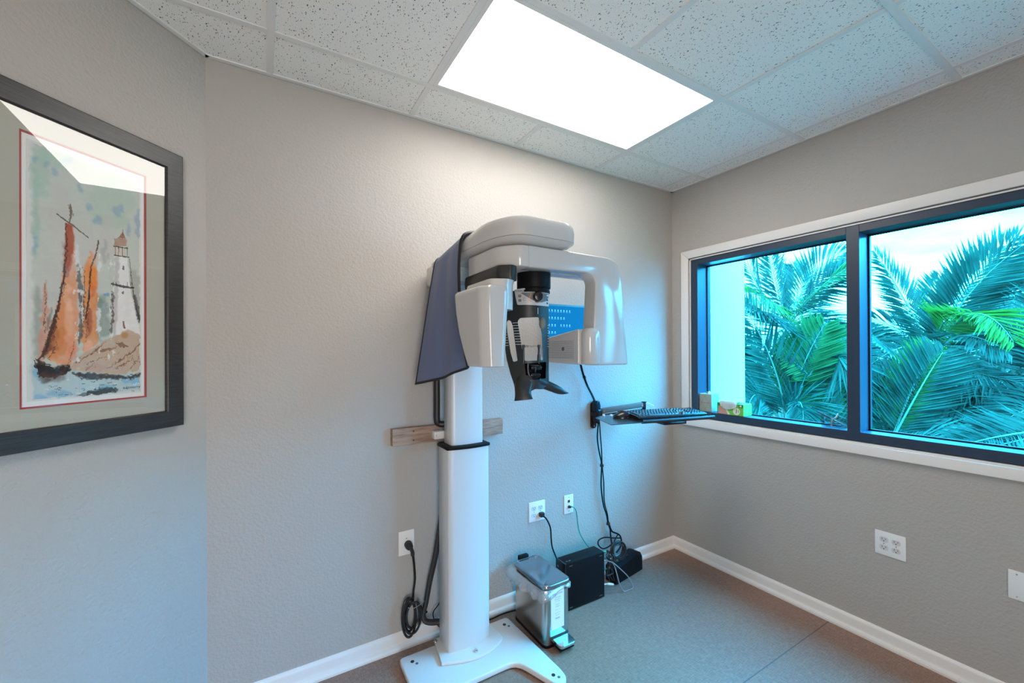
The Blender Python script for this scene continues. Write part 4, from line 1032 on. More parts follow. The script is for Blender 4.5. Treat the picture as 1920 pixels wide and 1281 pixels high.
for k in range(46):
    a = math.radians(80+k*360/12.0); lp = k//12
    rx, rz = (.046, .092) if lp % 2 == 0 else (.034, .080)
    pts.append(cx0+Vector((-math.cos(a)*(-rx)*(.7+.1*lp)+.006*lp-.01, -.006*lp+.012*math.cos(a*.5), math.sin(a)*rz*(.98-.05*lp)+.005*lp)))
pts += [at(783, 1130, 1, -.04), at(790, 1140, 1, -.04), at(800, 1148, 1, -.035)]
mb = MB(); mb.tube(pts, .0058, 8, smooth=3); obj('cord', mb, 'black_gloss', t)
mb = MB(); mb.tube([at(765, 1140, 1, -.075), at(775, 1141, 1, -.078), at(786, 1135, 1, -.075), at(796, 1127, 1, -.065)], .0016, 6); obj('wire_tie', mb, 'grey_cable', t)
cable('thin_cable', 'thin dark cable from behind the column foot', [at(832, 1115, 1, -.03), at(822, 1134, 1, -.035), at(812, 1150, 1, -.045), at(818, 1170, 1, -.06), at(835, 1182, 1, -.09)], .0028, 'black')
cable('floor_cable', 'thin dark cable on the floor between the base plate and the trash can', [(-1.66, -.055, .035), (-1.58, -.052, .008), (-1.50, -.045, .006), (-1.44, -.05, .006), (-1.38, -.06, .006)], .0032, 'black')
# plug + cord of the tower
t = thing('power_cord', 'black cord from the four-socket outlet down to the computer tower', 'cord', (-1.2, -.03, .27))
q0 = Vector((-1.2065, -.0072, .487))
mb = MB(); mb.box(q0-Vector((.014, .026, .013)), q0+Vector((.014, 0, .013)), bevel=.004, seg=2); obj('plug', mb, 'rubber', t)
mb = MB(); mb.tube([q0+Vector((.002, -.022, -.006)), at(1025, 974, 1, -.035), at(1032, 990, 1, -.03), at(1033.5, 1010, 1, -.03), at(1036, 1028, 1, -.045), (-1.155, -.10, .235), (-1.15, -.118, .15)], .0045, 8); obj('cord', mb, 'black', t)
t = thing('network_cable', 'green network cable from the data plate down behind the computer tower', 'cable', (-.95, -.03, .2))
mb = MB(); mb.tube([(-.991, -.0065, .487), (-.978, -.022, .488), (-.955, -.028, .468), (-.945, -.03, .41), (-.93, -.03, .33), (-.90, -.04, .265), (-.87, -.06, .22), (-.865, -.09, .19), (-.88, -.12, .16)], .0032, 8); obj('cord', mb, 'green_cable', t)
mb = MB(); mb.box((-.997, -.020, .481), (-.983, -.0065, .493), bevel=.002); obj('connector', mb, 'rubber', t)

# ================================================================== COMPUTER TOWER, UPS
pc_ = thing('computer_tower', 'small black computer tower standing upright on the floor beside the trash can', 'computer', (-1.04, -.165, 0))
tx0, tx1, ty0, ty1, tz = -1.186, -.894, -.214, -.124, .268
mb = MB(); mb.box((tx0+.012, ty0, .004), (tx1, ty1, tz), bevel=.003); case = obj('case', mb, 'black', pc_)
mb = MB(); mb.box((tx0, ty0+.001, .002), (tx0+.013, ty1-.001, tz+.001), bevel=.004); fb = obj('front_bezel', mb, 'black_gloss', pc_)
mb = MB(); mb.cyl((tx0+.001, -.15, .235), (tx0-.002, -.15, .235), .006, n=16); obj('power_button', mb, 'grey_print', fb)
for z in (.20, .18): mb = MB(); mb.box((tx0-.0006, -.157, z-.003), (tx0+.001, -.143, z+.003)); obj('port', mb, 'slot', fb, smooth=False)
for (x, z) in ((tx0+.03, .25), (tx1-.04, .25), (tx0+.03, .018), (tx1-.04, .018)):
    mb = MB(); mb.box((x, ty0-.0008, z), (x+.022, ty0+.001, z+.003)); obj('case_clip', mb, 'grey_print', case, smooth=False)
text('maker_mark', 'W  OP', .011, Matrix.Translation((-1.145, -.190, tz+.0004)) @ Matrix.Rotation(-.05, 4, 'Z'), 'grey_cable', case, .0002)
for x in (tx0+.03, tx1-.03): mb = MB(); mb.box((x-.015, ty0+.01, 0), (x+.015, ty1-.01, .006)); obj('foot', mb, 'rubber', pc_)
ups = thing('battery_backup', 'black battery backup unit on the floor at the right end of the cables', 'power unit', (-.61, -.1, 0))
fp = [(-.745, -.160), (-.459, -.112), (-.472, -.032), (-.757, -.080)]
def lerp2(a, b, t): return (a[0]+(b[0]-a[0])*t, a[1]+(b[1]-a[1])*t)
def ups_ring(t, z0, z1): # section at t along its length
    a = lerp2(fp[0], fp[1], t); b = lerp2(fp[3], fp[2], t)
    return [(*a, z0), (*lerp2(a, b, .02), z1-.018), (*lerp2(a, b, .16), z1), (*lerp2(a, b, .88), z1), (*lerp2(a, b, 1), z1-.014), (*b, z0)]
mb = MB(); mb.loft([ups_ring(0, .003, .108), ups_ring(.02, .002, .112), ups_ring(.80, .002, .130), ups_ring(.86, .002, .128), ups_ring(.985, .002, .112), ups_ring(1, .004, .105)]); ub = obj('housing', mb, 'black', ups, angle=20)
for k in range(3):
    a = lerp2(fp[0], fp[1], .18+.17*k); b = lerp2(fp[3], fp[2], .18+.17*k)
    p = lerp2(a, b, .52); z = .108+.022*(.18+.17*k)/.8+.006
    mb = MB(); mb.box((p[0]-.016, p[1]-.016, z-.004), (p[0]+.016, p[1]+.016, z+.0015), bevel=.001); so = obj('socket', mb, 'black_soft', ub)
    mb = MB(); mb.box((p[0]-.006, p[1]-.003, z+.0014), (p[0]-.004, p[1]+.005, z+.002)); mb.box((p[0]+.004, p[1]-.003, z+.0014), (p[0]+.006, p[1]+.005, z+.002)); obj('slots', mb, 'slot', so, smooth=False)
p = at(1158, 1050, 1, -.150); mb = MB(); mb.box(p-Vector((.006, .003, .0015)), p+Vector((.006, .004, .0015))); obj('status_light', mb, mat('green_led', lin(0, .3, .05), .4, emit=(lin(.05, 1, .2), .5)), ub, smooth=False, label='tiny green status light')
p = at(1196, 1032, 1, -.10); text('mark', 'APC', .010, Matrix.Translation((-.500, -.088, .1265)) @ Matrix.Rotation(.17, 4, 'Z'), 'grey_cable', ub, .0002)

# cable bundle from the monitor down the wall to the floor
t = thing('cable_bundle', 'bundle of black cables tied together, running down the wall from the monitor to the floor', 'cables', (-.72, -.03, .05))
def strand(pts, r=.0042, m_='black', k=4):
    mb = MB(); mb.tube(pts, r, 7, smooth=k); obj('strand', mb, m_, t)
Y = -.026
up_ = [(1088, 684, -.10), (1092, 700, -.06), (1100, 722, -.04), (1110, 742, -.075), (1115, 756, -.085)]
strand([at(x, y, 1, yy) for x, y, yy in up_]+[at(1117, 775, 1, -.085)], .0045); strand([at(x+2, y+1, 1, yy) for x, y, yy in up_]+[at(1119, 775, 1, -.08)], .0038)
mb = MB(); mb.cyl(at(1095, 706, 1, -.062), at(1096, 709, 1, -.058), .009, n=10); obj('tie', mb, 'black', t)
lowA = [(1122, 792), (1120, 820), (1123, 845), (1128, 872), (1127, 910), (1131, 945), (1137, 965), (1140, 980), (1144, 993)]
lowB = [(1124, 792), (1126, 820), (1128, 845), (1129, 872), (1132, 905), (1133, 940), (1139, 965), (1141, 980), (1146, 993)]
strand([at(x, y, 1, Y-.03 if y < 800 else Y) for x, y in lowA], .0045); strand([at(x, y, 1, Y-.03 if y < 800 else Y) for x, y in lowB], .0038)
for x, y in ((1128.5, 873), (1140.5, 982)):
    c = at(x, y, 1, Y); mb = MB(); mb.cyl(c+Vector((0, 0, .009)), c-Vector((0, 0, .009)), .0125, n=12, bevel=.003); obj('tie', mb, 'rubber', t)
strand([at(1142, 983, 1, Y), at(1147, 996, 1, Y), at(1155, 1000, 1, Y), at(1162, 1004, 1, Y-.01), at(1165, 1014, 1, Y-.02), at(1163, 1026, 1, Y-.02), at(1156, 1036, 1, Y-.03)], .0055)
strand([at(1144, 990, 1, Y), at(1145, 1005, 1, Y), at(1147, 1020, 1, Y-.02), at(1150, 1034, 1, Y-.04)], .0045)
strand([at(1159, 1002, 1, Y), at(1153, 1012, 1, Y), at(1149, 1024, 1, Y-.02)], .0035)
strand([at(1164, 1009, 1, Y-.01), at(1150, 1009, 1, -.05), at(1134, 1008, 1, -.07), at(1123, 1013, 1, -.09), at(1122, 1022, 1, -.10), at(1130, 1029, 1, -.10), at(1140, 1026, 1, -.09), at(1150, 1018, 1, -.07)], .0042)
rr = random.Random(4)
for k in range(6): # the coil lying over the battery unit
    cx_, cy_ = 1159+rr.uniform(-3, 3), 1034+rr.uniform(-3, 3); rx, ry = 13+rr.uniform(-3, 3), 15+rr.uniform(-3, 2); tl = rr.uniform(.3, .8); dz = rr.uniform(-.01, .01)
    pts = []
    for j in range(14):
        a = 2*math.pi*j/14; u, v = rx*math.cos(a), ry*math.sin(a); pts.append(at(cx_+u*math.cos(tl)-v*math.sin(tl)*.5, cy_+u*math.sin(tl)*.6+v, 1, -.175+dz))
    mb = MB(); mb.tube(pts, .0040, 7, closed=True, smooth=3); obj('coil_loop', mb, 'rubber', t)
for k in range(9): # tangle behind the tower
    pts = [at(1138+rr.uniform(-2, 8), 1036+rr.uniform(-6, 20), 1, -.15)]
    for j in range(4): pts.append(at(1144+rr.uniform(-8, 10), 1045+13*j+rr.uniform(-6, 6), 1, -.175-.02*rr.random()))
    pts = [Vector((p.x, p.y, max(p.z, .006))) for p in pts]
    strand(pts, .0036, 'rubber')
gc = thing('grey_cable', 'thin grey cable looping out onto the floor beside the tower', 'cable', (-.8, -.2, 0))
gp = [(-.890, -.150, .215), at(1140, 1052, 1, -.19), at(1150, 1056, 1, -.20), at(1164, 1068, 1, -.215), at(1178, 1082, 1, -.225), at(1186.5, 1098, 1, -.232), at(1186, 1112, 1, -.240), at(1179, 1118, 1, -.240), at(1170, 1110, 1, -.235), at(1162, 1096, 1, -.225), at(1157, 1078, 1, -.215), at(1152, 1062, 1, -.20), at(1144, 1053, 1, -.19), (-.890, -.155, .18)]
gp = [Vector((Vector(p).x, Vector(p).y, max(Vector(p).z, .004))) for p in gp]
mb = MB(); mb.tube(gp, .0031, 8); obj('cord', mb, 'grey_cable', gc)
gn = thing('green_cable', 'short green cable at the back of the computer tower', 'cable', (-.87, -.16, .1))
mb = MB(); mb.tube([(-.893, -.16, .205), at(1139, 1048, 1, -.175), at(1143, 1055, 1, -.18), at(1143, 1062, 1, -.185), at(1139, 1067, 1, -.18), (-.893, -.165, .13)], .006, 8); obj('cord', mb, 'green_cable', gn)
mb = MB(); mb.tube([(-.893, -.17, .245), at(1136, 1035, 1, -.175)], .006, 8); obj('connector', mb, 'green_cable', gn)
vp = at(1139, 1095, 1, -.20); vq = at(1150, 1096, 1, -.205)
o = MB(); o.cyl((-.893, -.19, max(vp.z, .03)), vp, .0035, n=8); o.cyl(vp, vq, .007, .006, n=12, bevel=.001); o = obj('cable_plug', o, 'plate'); tag(o, 'white cable plug sticking out of the tower near the floor', 'plug')

# ================================================================== TRASH CAN WITH ITS LINER
can = thing('trash_can', 'slim brushed-steel pedal trash can with a closed lid and a paper label', 'trash can', (-1.37, -.245, 0))
bx0, bx1, by0, by1 = -1.447, -1.291, -.388, -.095
rp = lambda x0, x1, y0, y1, r: rounded([(x0, y0), (x1, y0), (x1, y1), (x0, y1)], r, 6)
mb = MB(); mb.loft([[(x, y, z) for x, y in rp(bx0, bx1, by0, by1, .032)] for z in (.012, .262)]); bod = obj('can_body', mb, 'steel', can, angle=60)
mb = MB(); mb.loft([[(x, y, z) for x, y in rp(bx0-.002, bx1+.002, by0-.002, by1+.002, .033)] for z in (0, .012)]); obj('can_base', mb, 'black', can, angle=60)
mb = MB(); mb.loft([[(x, y, z) for x, y in rp(bx0+.004, bx1-.004, by0+.004, by1-.004, .03)] for z in (.262, .285)]); obj('inner_bin', mb, 'black_soft', can, angle=60)
lid = MB(); lr = lambda d: rp(bx0-.004+d, bx1+.004-d, by0-.004+d, by1+.004-d, max(.03-d*.5, .01))
lid.loft([[(x, y, z) for x, y in lr(d)] for d, z in ((0, .283), (-.0005, .286), (-.0005, .301), (.0015, .3045), (.005, .306), (.009, .3055), (.011, .3035), (.05, .3030))]); ld_ = obj('lid', lid, 'lid_steel', can, angle=40)
mb = MB(); mb.box((-1.405, -.092, .27), (-1.345, -.066, .318), bevel=.005); obj('hinge', mb, 'black', can)
mb = MB(); mb.box((-1.404, -.452, .010), (-1.318, -.385, .026), bevel=.004); obj('pedal_base', mb, 'black', can)
mb = MB(); mb.loft([[(x, y, z) for x, y in rounded([(-1.408, -.386), (-1.312, -.386), (-1.312, -.462), (-1.408, -.462)], [.003, .003, .018, .018], 5)] for z in (.030, .040)]); 
mb.loft([[(x, y, z) for x, y in rounded([(-1.406, -.388), (-1.314, -.388), (-1.314, -.460), (-1.406, -.460)], [.003, .003, .018, .018], 5)] for z in (.040, .0425)]); obj('pedal', mb, 'chrome', can, angle=40)
mb = MB(); mb.box((-1.412, -.3895, .036), (-1.306, -.384, .050), bevel=.001); obj('pedal_slot', mb, 'slot', can)
a_ = at(1033, 1108, 1, -.3885); b_ = at(1057.5, 1172, 1, -.3885)
mb = MB(); mb.box((a_.x, -.3892, b_.z-.002), (b_.x, -.3875, a_.z-.002)); lb_ = obj('paper_label', mb, 'paper_white', bod, smooth=False, label='white paper label with small print')
lcx = (a_.x+b_.x)/2; lw = b_.x-a_.x
def ltxt(nm, body, z, size, m_, sx=1.0): text(nm, body, size, frame_mtx((lcx, -.3895, z), (1, 0, 0), (0, 0, 1)), m_, bod, .0001, sx)
ltxt('label_title', 'brightroom', a_.z-.024, .0135, 'blue_ink', .95)
zz = a_.z-.042
for s_, sz in (('stainless steel', .0065), ('step trash can', .0065), ('5 L / 1.3 gal', .0055), ('', 0), ('soft close lid', .005), ('removable bin', .005), ('', 0), ('o   o   o', .008), ('', 0), ('10.2 x 6.1 x 11.8 in', .0045), ('easy to clean', .0045), ('', 0), ('||||||||||||', .009)):
    if s_: ltxt('label_print', s_, zz, sz, 'grey_print')
    zz -= .0098 if s_ else .006
# thin bag hanging out from under the lid
bag = thing('trash_bag', 'thin clear plastic liner bag bunched out around the rim of the trash can', 'bag', (-1.37, -.245, .2))
loop = rounded([(bx0, by0), (bx1, by0), (bx1, by1), (bx0, by1)], .032, 8); L_ = []
for i in range(len(loop)):
    a = Vector(loop[i]); b = Vector(loop[(i+1) % len(loop)]); n = max(1, int((b-a).length/.008))
    L_ += [a.lerp(b, j/n) for j in range(n)]
C2 = Vector(((bx0+bx1)/2, (by0+by1)/2)); rows = []
for i, v in enumerate([0, .12, .3, .5, .7, .85, 1.0]):
    row = []
    for p in L_:
        d = (p-C2); dd = Vector((d.x*1.6, d.y)).normalized()
        left = max(0, -dd.x); back = max(0, dd.y); front = max(0, -dd.y); right = max(0, dd.x)
        bul = .008+.060*left*(.35+.65*back)+.026*left+.008*front+.006*right
        nz = noise.noise(Vector((p.x*42, p.y*42, v*2.0))); nz2 = noise.noise(Vector((p.x*110, p.y*110, v*5)))
        o_ = bul*math.sin(math.pi*min(1, v*.95+.08))**.8+(.018*nz+.007*nz2)*(.25+left+.3*front)*math.sin(math.pi*min(v+.05, 1))
        low = .036-.016*front*(1-left)+.050*left*(.5+.8*front)+.03*back*left+.014*nz
        q = p+dd*max(o_, .0015); row.append((q.x, q.y, .287-low*v))
    row.append(row[0]); rows.append(row)
mb = MB(); mb.grid(rows); bmesh.ops.remove_doubles(mb.bm, verts=mb.bm.verts[:], dist=1e-6); obj('bag_film', mb, 'film', bag, angle=180)

# ================================================================== MONITOR, KEYBOARD ARM
mon = thing('monitor', 'wall monitor with a blue screen of small icons, behind the x-ray arm', 'monitor', (-1.05, -.17, 1.40))
mx0, mx1, mz0, mz1, my = -1.300, -.800, 1.402, 1.712, -.200
mb = MB(); mb.box((mx0, my, mz0), (mx1, my+.026, mz1), bevel=.004); obj('monitor_case', mb, 'black', mon)
sm = mat('blue_screen', lin(0, .02, .06), .3, spec=.15, emit=(lin(.0, .13, .38), 1.0))
mb = MB(); mb.box((mx0+.010, my-.0006, mz0+.016), (mx1-.010, my+.002, mz1-.010)); scr = obj('screen', mb, sm, mon, smooth=False)
mb = MB(); mb.box((mx0, my-.0012, mz1-.010), (mx1, my+.001, mz1), bevel=.0005, seg=1); obj('top_bezel', mb, mat('cyan_bezel', lin(.02, .12, .16), .25), mon, smooth=False)  # top bezel strip coloured dark cyan
im = mat('icon_glow', lin(.2, .4, .5), .3, emit=(lin(.03, .30, .55), 1.0))
for r_ in range(4):
    for c_ in range(8):
        if (r_ == 3 and c_ > 2) or (r_ == 1 and c_ > 5) or (r_ == 2 and c_ in (3,)): continue
        x = mx0+.018+.0205*c_; z = mz1-.038-.040*r_
        mb = MB(); mb.box((x, my-.0009, z), (x+.007, my-.0005, z+.008)); mb.box((x-.002, my-.0009, z-.005), (x+.009, my-.0005, z-.003)); obj('icon', mb, im, scr, smooth=False)
mb = MB(); mb.box((-1.10, my+.026, 1.50), (-1.00, my+.034, 1.60), bevel=.002); mb.box((-1.07, my+.034, 1.53), (-1.03, -.012, 1.57), bevel=.004); mb.box((-1.10, -.012, 1.48), (-1.00, 0, 1.62), bevel=.003); obj('wall_bracket', mb, 'black', mon)

ka = thing('keyboard_tray', 'black wall-mounted keyboard tray on a jointed silver arm', 'keyboard tray', (-.785, -.05, .955))
cxm = -.788
pl_ = [];
for k in range(20):
    a = 2*math.pi*k/20; sgn = 1 if math.sin(a) >= 0 else -1
    pl_.append((cxm+.024*math.cos(a), (1.103 if sgn > 0 else .975)+.022*math.sin(a)))
mb = MB(); mb.prism(pl_, 1, 0, -.012, bevel=.003, only_ends=True); obj('mount_plate', mb, 'black_gloss', ka)
mb = MB(); mb.prism(rounded([(cxm-.017, 1.035), (cxm+.017, 1.035), (cxm+.021, 1.100), (cxm+.012, 1.135), (cxm-.012, 1.135), (cxm-.021, 1.10)], .006), 1, -.010, -.055, bevel=.006, seg=3, only_ends=True); obj('mount_head', mb, mat('blue_black_gloss', lin(.008, .012, .03), .15), ka)
mb = MB(); mb.box((cxm-.018, -.045, .995), (cxm+.022, -.012, 1.040), bevel=.004); mb.cyl((cxm, -.030, .99), (cxm, -.030, 1.075), .015, n=18, bevel=.002); obj('pivot', mb, 'black_gloss', ka)
for z in (.968, 1.112): mb = MB(); mb.cyl((cxm, -.011, z), (cxm, -.0145, z), .005, n=12); obj('bolt', mb, 'chrome', ka)
# silver parallel arm: two points in space, box section along them
A0 = at(1127, 771, 1, -.055); A1 = at(1204, 759, 1, -.120)
def bar(a, b, hw, hh, m_, name, bevel=.005, up=Vector((0, 0, 1))):
    a = Vector(a); b = Vector(b); d = (b-a).normalized(); sd = d.cross(up).normalized(); u = sd.cross(d); L = (b-a).length
    mb = MB(); mb.box((-hw, -hh, 0), (hw, hh, L), bevel=bevel, seg=2, pivot=(0, 0, 0)); mm = Matrix((sd, u, d)).transposed().to_4x4(); mm.translation = a
    # columns: sd, u, d
    bmesh.ops.transform(mb.bm, verts=mb.bm.verts[:], matrix=mm); return obj(name, mb, m_, ka)
bar(A0, A1, .016, .0155, 'silver', 'silver_arm'); 
dwn = Vector((0, 0, -.026)); bar(A0+dwn+Vector((-.01, 0, -.002)), A1+dwn+Vector((.0, 0, -.004)), .010, .005, 'black_gloss', 'lower_link', .002)
for p in (A0, A1):
    d = (A1-A0).normalized(); s2 = Vector((d.y, -d.x, 0)).normalized()
    q = p+d*(.012 if p is A0 else -.012); mb = MB(); mb.cyl(q+s2*.0155, q+s2*.0185, .007, n=14); obj('arm_bolt', mb, 'chrome', ka)
mb = MB(); mb.box(A0-Vector((.035, .012, .030)), A0+Vector((.004, .014, .012)), bevel=.004); mb.box((A0.x-.05, -.05, A0.z-.03), (A0.x-.02, -.012, A0.z-.005), bevel=.003); obj('arm_knuckle', mb, 'black_gloss', ka)
mb = MB(); mb.cyl(A1+Vector((.018, 0, -.040)), A1+Vector((.018, 0, .016)), .013, n=16, bevel=.003); mb.cyl(A1+Vector((.018, 0, .014)), A1+Vector((.018, 0, .020)), .018, n=8, bevel=.002); obj('elbow_joint', mb, 'black_gloss', ka)
mb = MB(); mb.cyl(A1+Vector((.02, -.004, .018)), A1+Vector((.085, -.02, -.010)), .003, n=8); obj('elbow_rod', mb, 'chrome', ka)
# tray frame: origin at the keyboard's front left corner
K0 = at(1198, 783.5, 2, 1.087); K1 = at(1326, 775.5, 2, 1.087); E1_ = (K1-K0); KW = E1_.length; E1_.normalize(); E2_ = Vector((-E1_.y, E1_.x, 0))
if E2_.y < 0: E2_ = -E2_
def kb(u, v, z): return Vector((K0.x, K0.y, 0))+E1_*u+E2_*v+Vector((0, 0, z))
def kbox(mb, u0, u1, v0, v1, z0, z1, **k):
    b = MB(); b.box((u0, v0, z0), (u1, v1, z1), **k); mm = Matrix((E1_, E2_, Vector((0, 0, 1)))).transposed().to_4x4(); mm.translation = (K0.x, K0.y, 0)
    bmesh.ops.transform(b.bm, verts=b.bm.verts[:], matrix=mm); tmp = bpy.data.meshes.new('t'); b.bm.to_mesh(tmp); b.bm.free(); mb.bm.from_mesh(tmp); bpy.data.meshes.remove(tmp); return mb
mb = kbox(MB(), -.02, KW+.018, -.030, .165, 1.066, 1.073, bevel=.003); tr_ = obj('tray_board', mb, 'black', ka)
mb = MB(); mb.tube([kb(-.005, -.036, 1.070), kb(KW*.5, -.037, 1.070), kb(KW+.015, -.034, 1.070)], .0095, 12, smooth=3, flat=1.3); obj('palm_rest', mb, 'rubber', tr_)
mb = kbox(MB(), .150, .30, -.02, .075, 1.040, 1.056, bevel=.002); kbox(mb, .21, .25, .01, .05, 1.054, 1.067); obj('tray_bracket', mb, 'black_gloss', ka)
mb = kbox(MB(), .05, .20, .13, .162, 1.045, 1.060, bevel=.002); obj('tray_hinge', mb, 'black_gloss', ka)
bar(A1+Vector((.018, 0, -.03)), kb(.16, .14, 1.052), .012, .006, 'black_gloss', 'tray_link', .002)
# mouse platform: thin board turned off the left end
mpz = 1.070
MPp = [at(1115.5, 783, 2, mpz), at(1145.5, 796.5, 2, mpz), at(1208, 792, 2, mpz)]
mpp = [(p.x, p.y) for p in MPp]+[tuple(kb(.02, .12, 0).xy), tuple(at(1140, 777, 2, mpz).xy)]
mb = MB(); mb.prism(rounded(mpp, [.012, .006, .01, .01, .02], 4), 2, 1.0665, mpz, bevel=.0012, seg=1, only_ends=True); obj('mouse_platform', mb, mat('dark_glass_board', lin(.018, .024, .028), .25), ka, angle=30)
for px in (1132, 1146):
    p = at(px, 778.5, 2, 1.075); mb = MB(); mb.cyl(p-Vector((0, 0, .012)), p+Vector((0, 0, .004)), .008, n=12, bevel=.002); obj('tray_clip', mb, 'plate', ka)

kbd = thing('keyboard', 'black full-size keyboard lying on the wall tray', 'keyboard', kb(KW/2, .07, 1.0735))
KD = .150; th0, th1 = 1.087, 1.104
mb = MB(); mb.loft([[kb(u, 0, 1.0765), kb(u, 0, th0), kb(u, .012, th0+.004), kb(u, KD-.006, th1), kb(u, KD, th1-.004), kb(u, KD, 1.0765)] for u in (0, .003, KW-.003, KW)]); obj('keyboard_body', mb, 'black_gloss', kbd, angle=30)
mb = MB()
def key(u, v, w_, d_):
    z = th0+.004+(th1-th0-.004)*((v+d_/2)-.012)/(KD-.018)
    lo = [kb(u, v, z-.001), kb(u+w_, v, z-.001), kb(u+w_, v+d_, z), kb(u, v+d_, z)]; hi = [kb(u+.003, v+.003, z+.0060), kb(u+w_-.003, v+.003, z+.0060), kb(u+w_-.003, v+d_-.003, z+.0072), kb(u+.003, v+d_-.003, z+.0072)]
    mb.loft([lo, hi])
pit = .0188; kr = 0
for r_ in range(6):
    v = .016+r_*.0188+(.006 if r_ == 5 else 0); u = .012; off_ = [0, 1.25, .75, .5, 0, 0][r_]
    if r_ == 0:
        for w_ in (1.3, 1.1, 1.1, 6.0, 1.1, 1.1, 1.1, 1.3): key(u, v, w_*pit-.002, .0165); u += w_*pit
    else:
        if off_: key(u, v, (off_+1)*pit-.002, .0165); u += (off_+1)*pit
        while u < .012+14.2*pit-.001: w_ = min(pit, .012+15*pit-u); key(u, v, w_-.002, .0165); u += pit
        if .012+15.1*pit-u > .006: key(u, v, .012+15.1*pit-u-.002, .0165)
    for k in range(3):
        if r_ in (0, 4, 5) or (r_ == 1 and k == 1) or r_ == 3: key(.012+(15.6+k)*pit, v, pit-.002, .0165)
    for k in range(4):
        if r_ < 5: key(.012+(19.0+k)*pit, v, pit-.002, .0165)
obj('keys', mb, mat('key_plastic', lin(.022, .024, .028), .22), kbd, smooth=False, kind='stuff')
for u in (.02, KW-.04):
    mb = kbox(MB(), u, u+.02, KD-.035, KD-.012, 1.073, 1.0775); obj('keyboard_foot', mb, 'rubber', kbd)
mo = thing('mouse', 'black computer mouse on the mouse platform left of the keyboard', 'mouse', at(1167, 785, 2, mpz))
mc = at(1168, 784, 2, mpz); mb = MB(); R_ = []
ax = Vector((E1_.x*.85+E2_.x*-.3, E1_.y*.85+E2_.y*-.3, 0)).normalized(); ay = Vector((-ax.y, ax.x, 0))
for t_ in range(11):
    f_ = t_/10; x = -.055+.11*f_; wd = .031*(math.sin(math.pi*min(max(f_*.92+.04, 0), 1)))**.45; hh = .034*(math.sin(math.pi*(.06+.80*f_)))**.8+.004
    R_.append([mc+ax*x+ay*(wd*math.cos(a))+Vector((0, 0, .001+max(0, hh*math.sin(a))**1.0)) for a in [math.pi*j/10 for j in range(11)]])
mb.loft(R_); obj('mouse_body', mb, 'black_gloss', mo, angle=70)
mb = MB(); mb.tube([mc+ax*(-.03)+Vector((0, 0, .037)), mc+ax*0+Vector((0, 0, .040)), mc+ax*.03+Vector((0, 0, .033))], .003, 8); obj('mouse_stripe', mb, mat('brown_gloss', lin(.06, .035, .028), .2), mo)

# ================================================================== ON THE SILL
SZ = 1.0302
t = thing('tissue_box', 'tall cube tissue box with pink lines at the left end of the sill', 'tissue box', (.062, -.252, SZ))
mb = MB(); mb.box((.018, -.300, SZ), (.103, -.204, SZ+.122), bevel=.0015, seg=1); bx = obj('carton', mb, mat('pale_aqua_card', lin(.29, .37, .31), .7), t, smooth=False)
pk = mat('coral_line', lin(.50, .16, .12), .6); nodes = [(-.226, SZ+.062), (-.276, SZ+.060)]
xf = .0176
for (c, dlt) in ((nodes[0], None), (nodes[1], None)):
    for ang in (0, 60, 120, 180, 240, 300):
        d = (math.cos(math.radians(ang)), math.sin(math.radians(ang)))
        L_m = 1e9
        for k, lo_, hi_ in ((0, -.299, -.205), (1, SZ+.001, SZ+.121)):
            if abs(d[k]) > 1e-6: L_m = min(L_m, ((hi_ if d[k] > 0 else lo_)-c[k])/d[k])
        e = (c[0]+d[0]*L_m, c[1]+d[1]*L_m)
        mb = MB(); mb.tube([(xf, c[0], c[1]), (xf, e[0], e[1])], .0013, 4, smooth=0); obj('line', mb, pk, bx, smooth=False)
    mb = MB(); mb.cyl((xf-.0006, c[0], c[1]), (xf+.001, c[0], c[1]), .0035, n=10); obj('dot', mb, pk, bx, smooth=False)
mb = MB(); pts = [(.060+.026*math.cos(a), -.252+.020*math.sin(a)) for a in [6.283*k/20 for k in range(20)]]; mb.prism(pts, 2, SZ+.1222, SZ+.1228); obj('opening', mb, 'slot', t, smooth=False)
mb = MB(); mb.grid([[(.042+.036*i/8, -.262+.020*j/4+.004*math.sin(i*1.3), SZ+.1225+.016*math.sin(math.pi*j/4)*(.5+.5*math.sin(i*1.1+1))) for j in range(5)] for i in range(9)]); obj('tissue', mb, 'paper_white', t, angle=180)
t = thing('tissue_box', 'low green tissue box with a tissue hanging out, on the window sill', 'tissue box', (.055, -.44, SZ))
b2 = (.006, -.528, -.350); gm = mat('leaf_green_card', lin(.16, .50, .06), .5)
mb = MB(); mb.box((.006, -.528, SZ), (.100, -.350, SZ+.076), bevel=.0015, seg=1); bx = obj('carton', mb, gm, t, smooth=False)
def fpoly(pts, m_, nm, off, lab=None): # (u from the left 0..1, v 0..1) on the room side of the box
    mb = MB(); P = [(.006-off, -.350-.178*u, SZ+.076*v) for u, v in pts]; Q = [(.0065, y, z) for _, y, z in P]; mb.loft([P, Q]); return obj(nm, mb, m_, bx, smooth=False, label=lab)
dg = mat('dark_green_print', lin(.02, .16, .04), .5)
fpoly([(0, .02), (.03, .02), (.03, .98), (0, .98)], dg, 'print', .0006); fpoly([(.0, .72), (.20, .72), (.24, .98), (0, .98)], dg, 'print', .0008)
fpoly([(.03, .02), (.42, .02), (.36, .25), (.30, .60), (.22, .72), (.03, .60)], mat('skin_print', lin(.50, .27, .20), .5), 'print', .0007, 'pinkish photo print')
fpoly([(.42, .02), (.50, .02), (.34, .62), (.28, .70), (.30, .55)], mat('cream_print', lin(.75, .72, .60), .5), 'print', .0009)
fpoly([(.74+.13*math.cos(a), .36+.30*math.sin(a)) for a in [6.283*k/20 for k in range(20)]], mat('cream_print2', lin(.72, .72, .58), .5), 'print', .0009, 'cream oval badge')
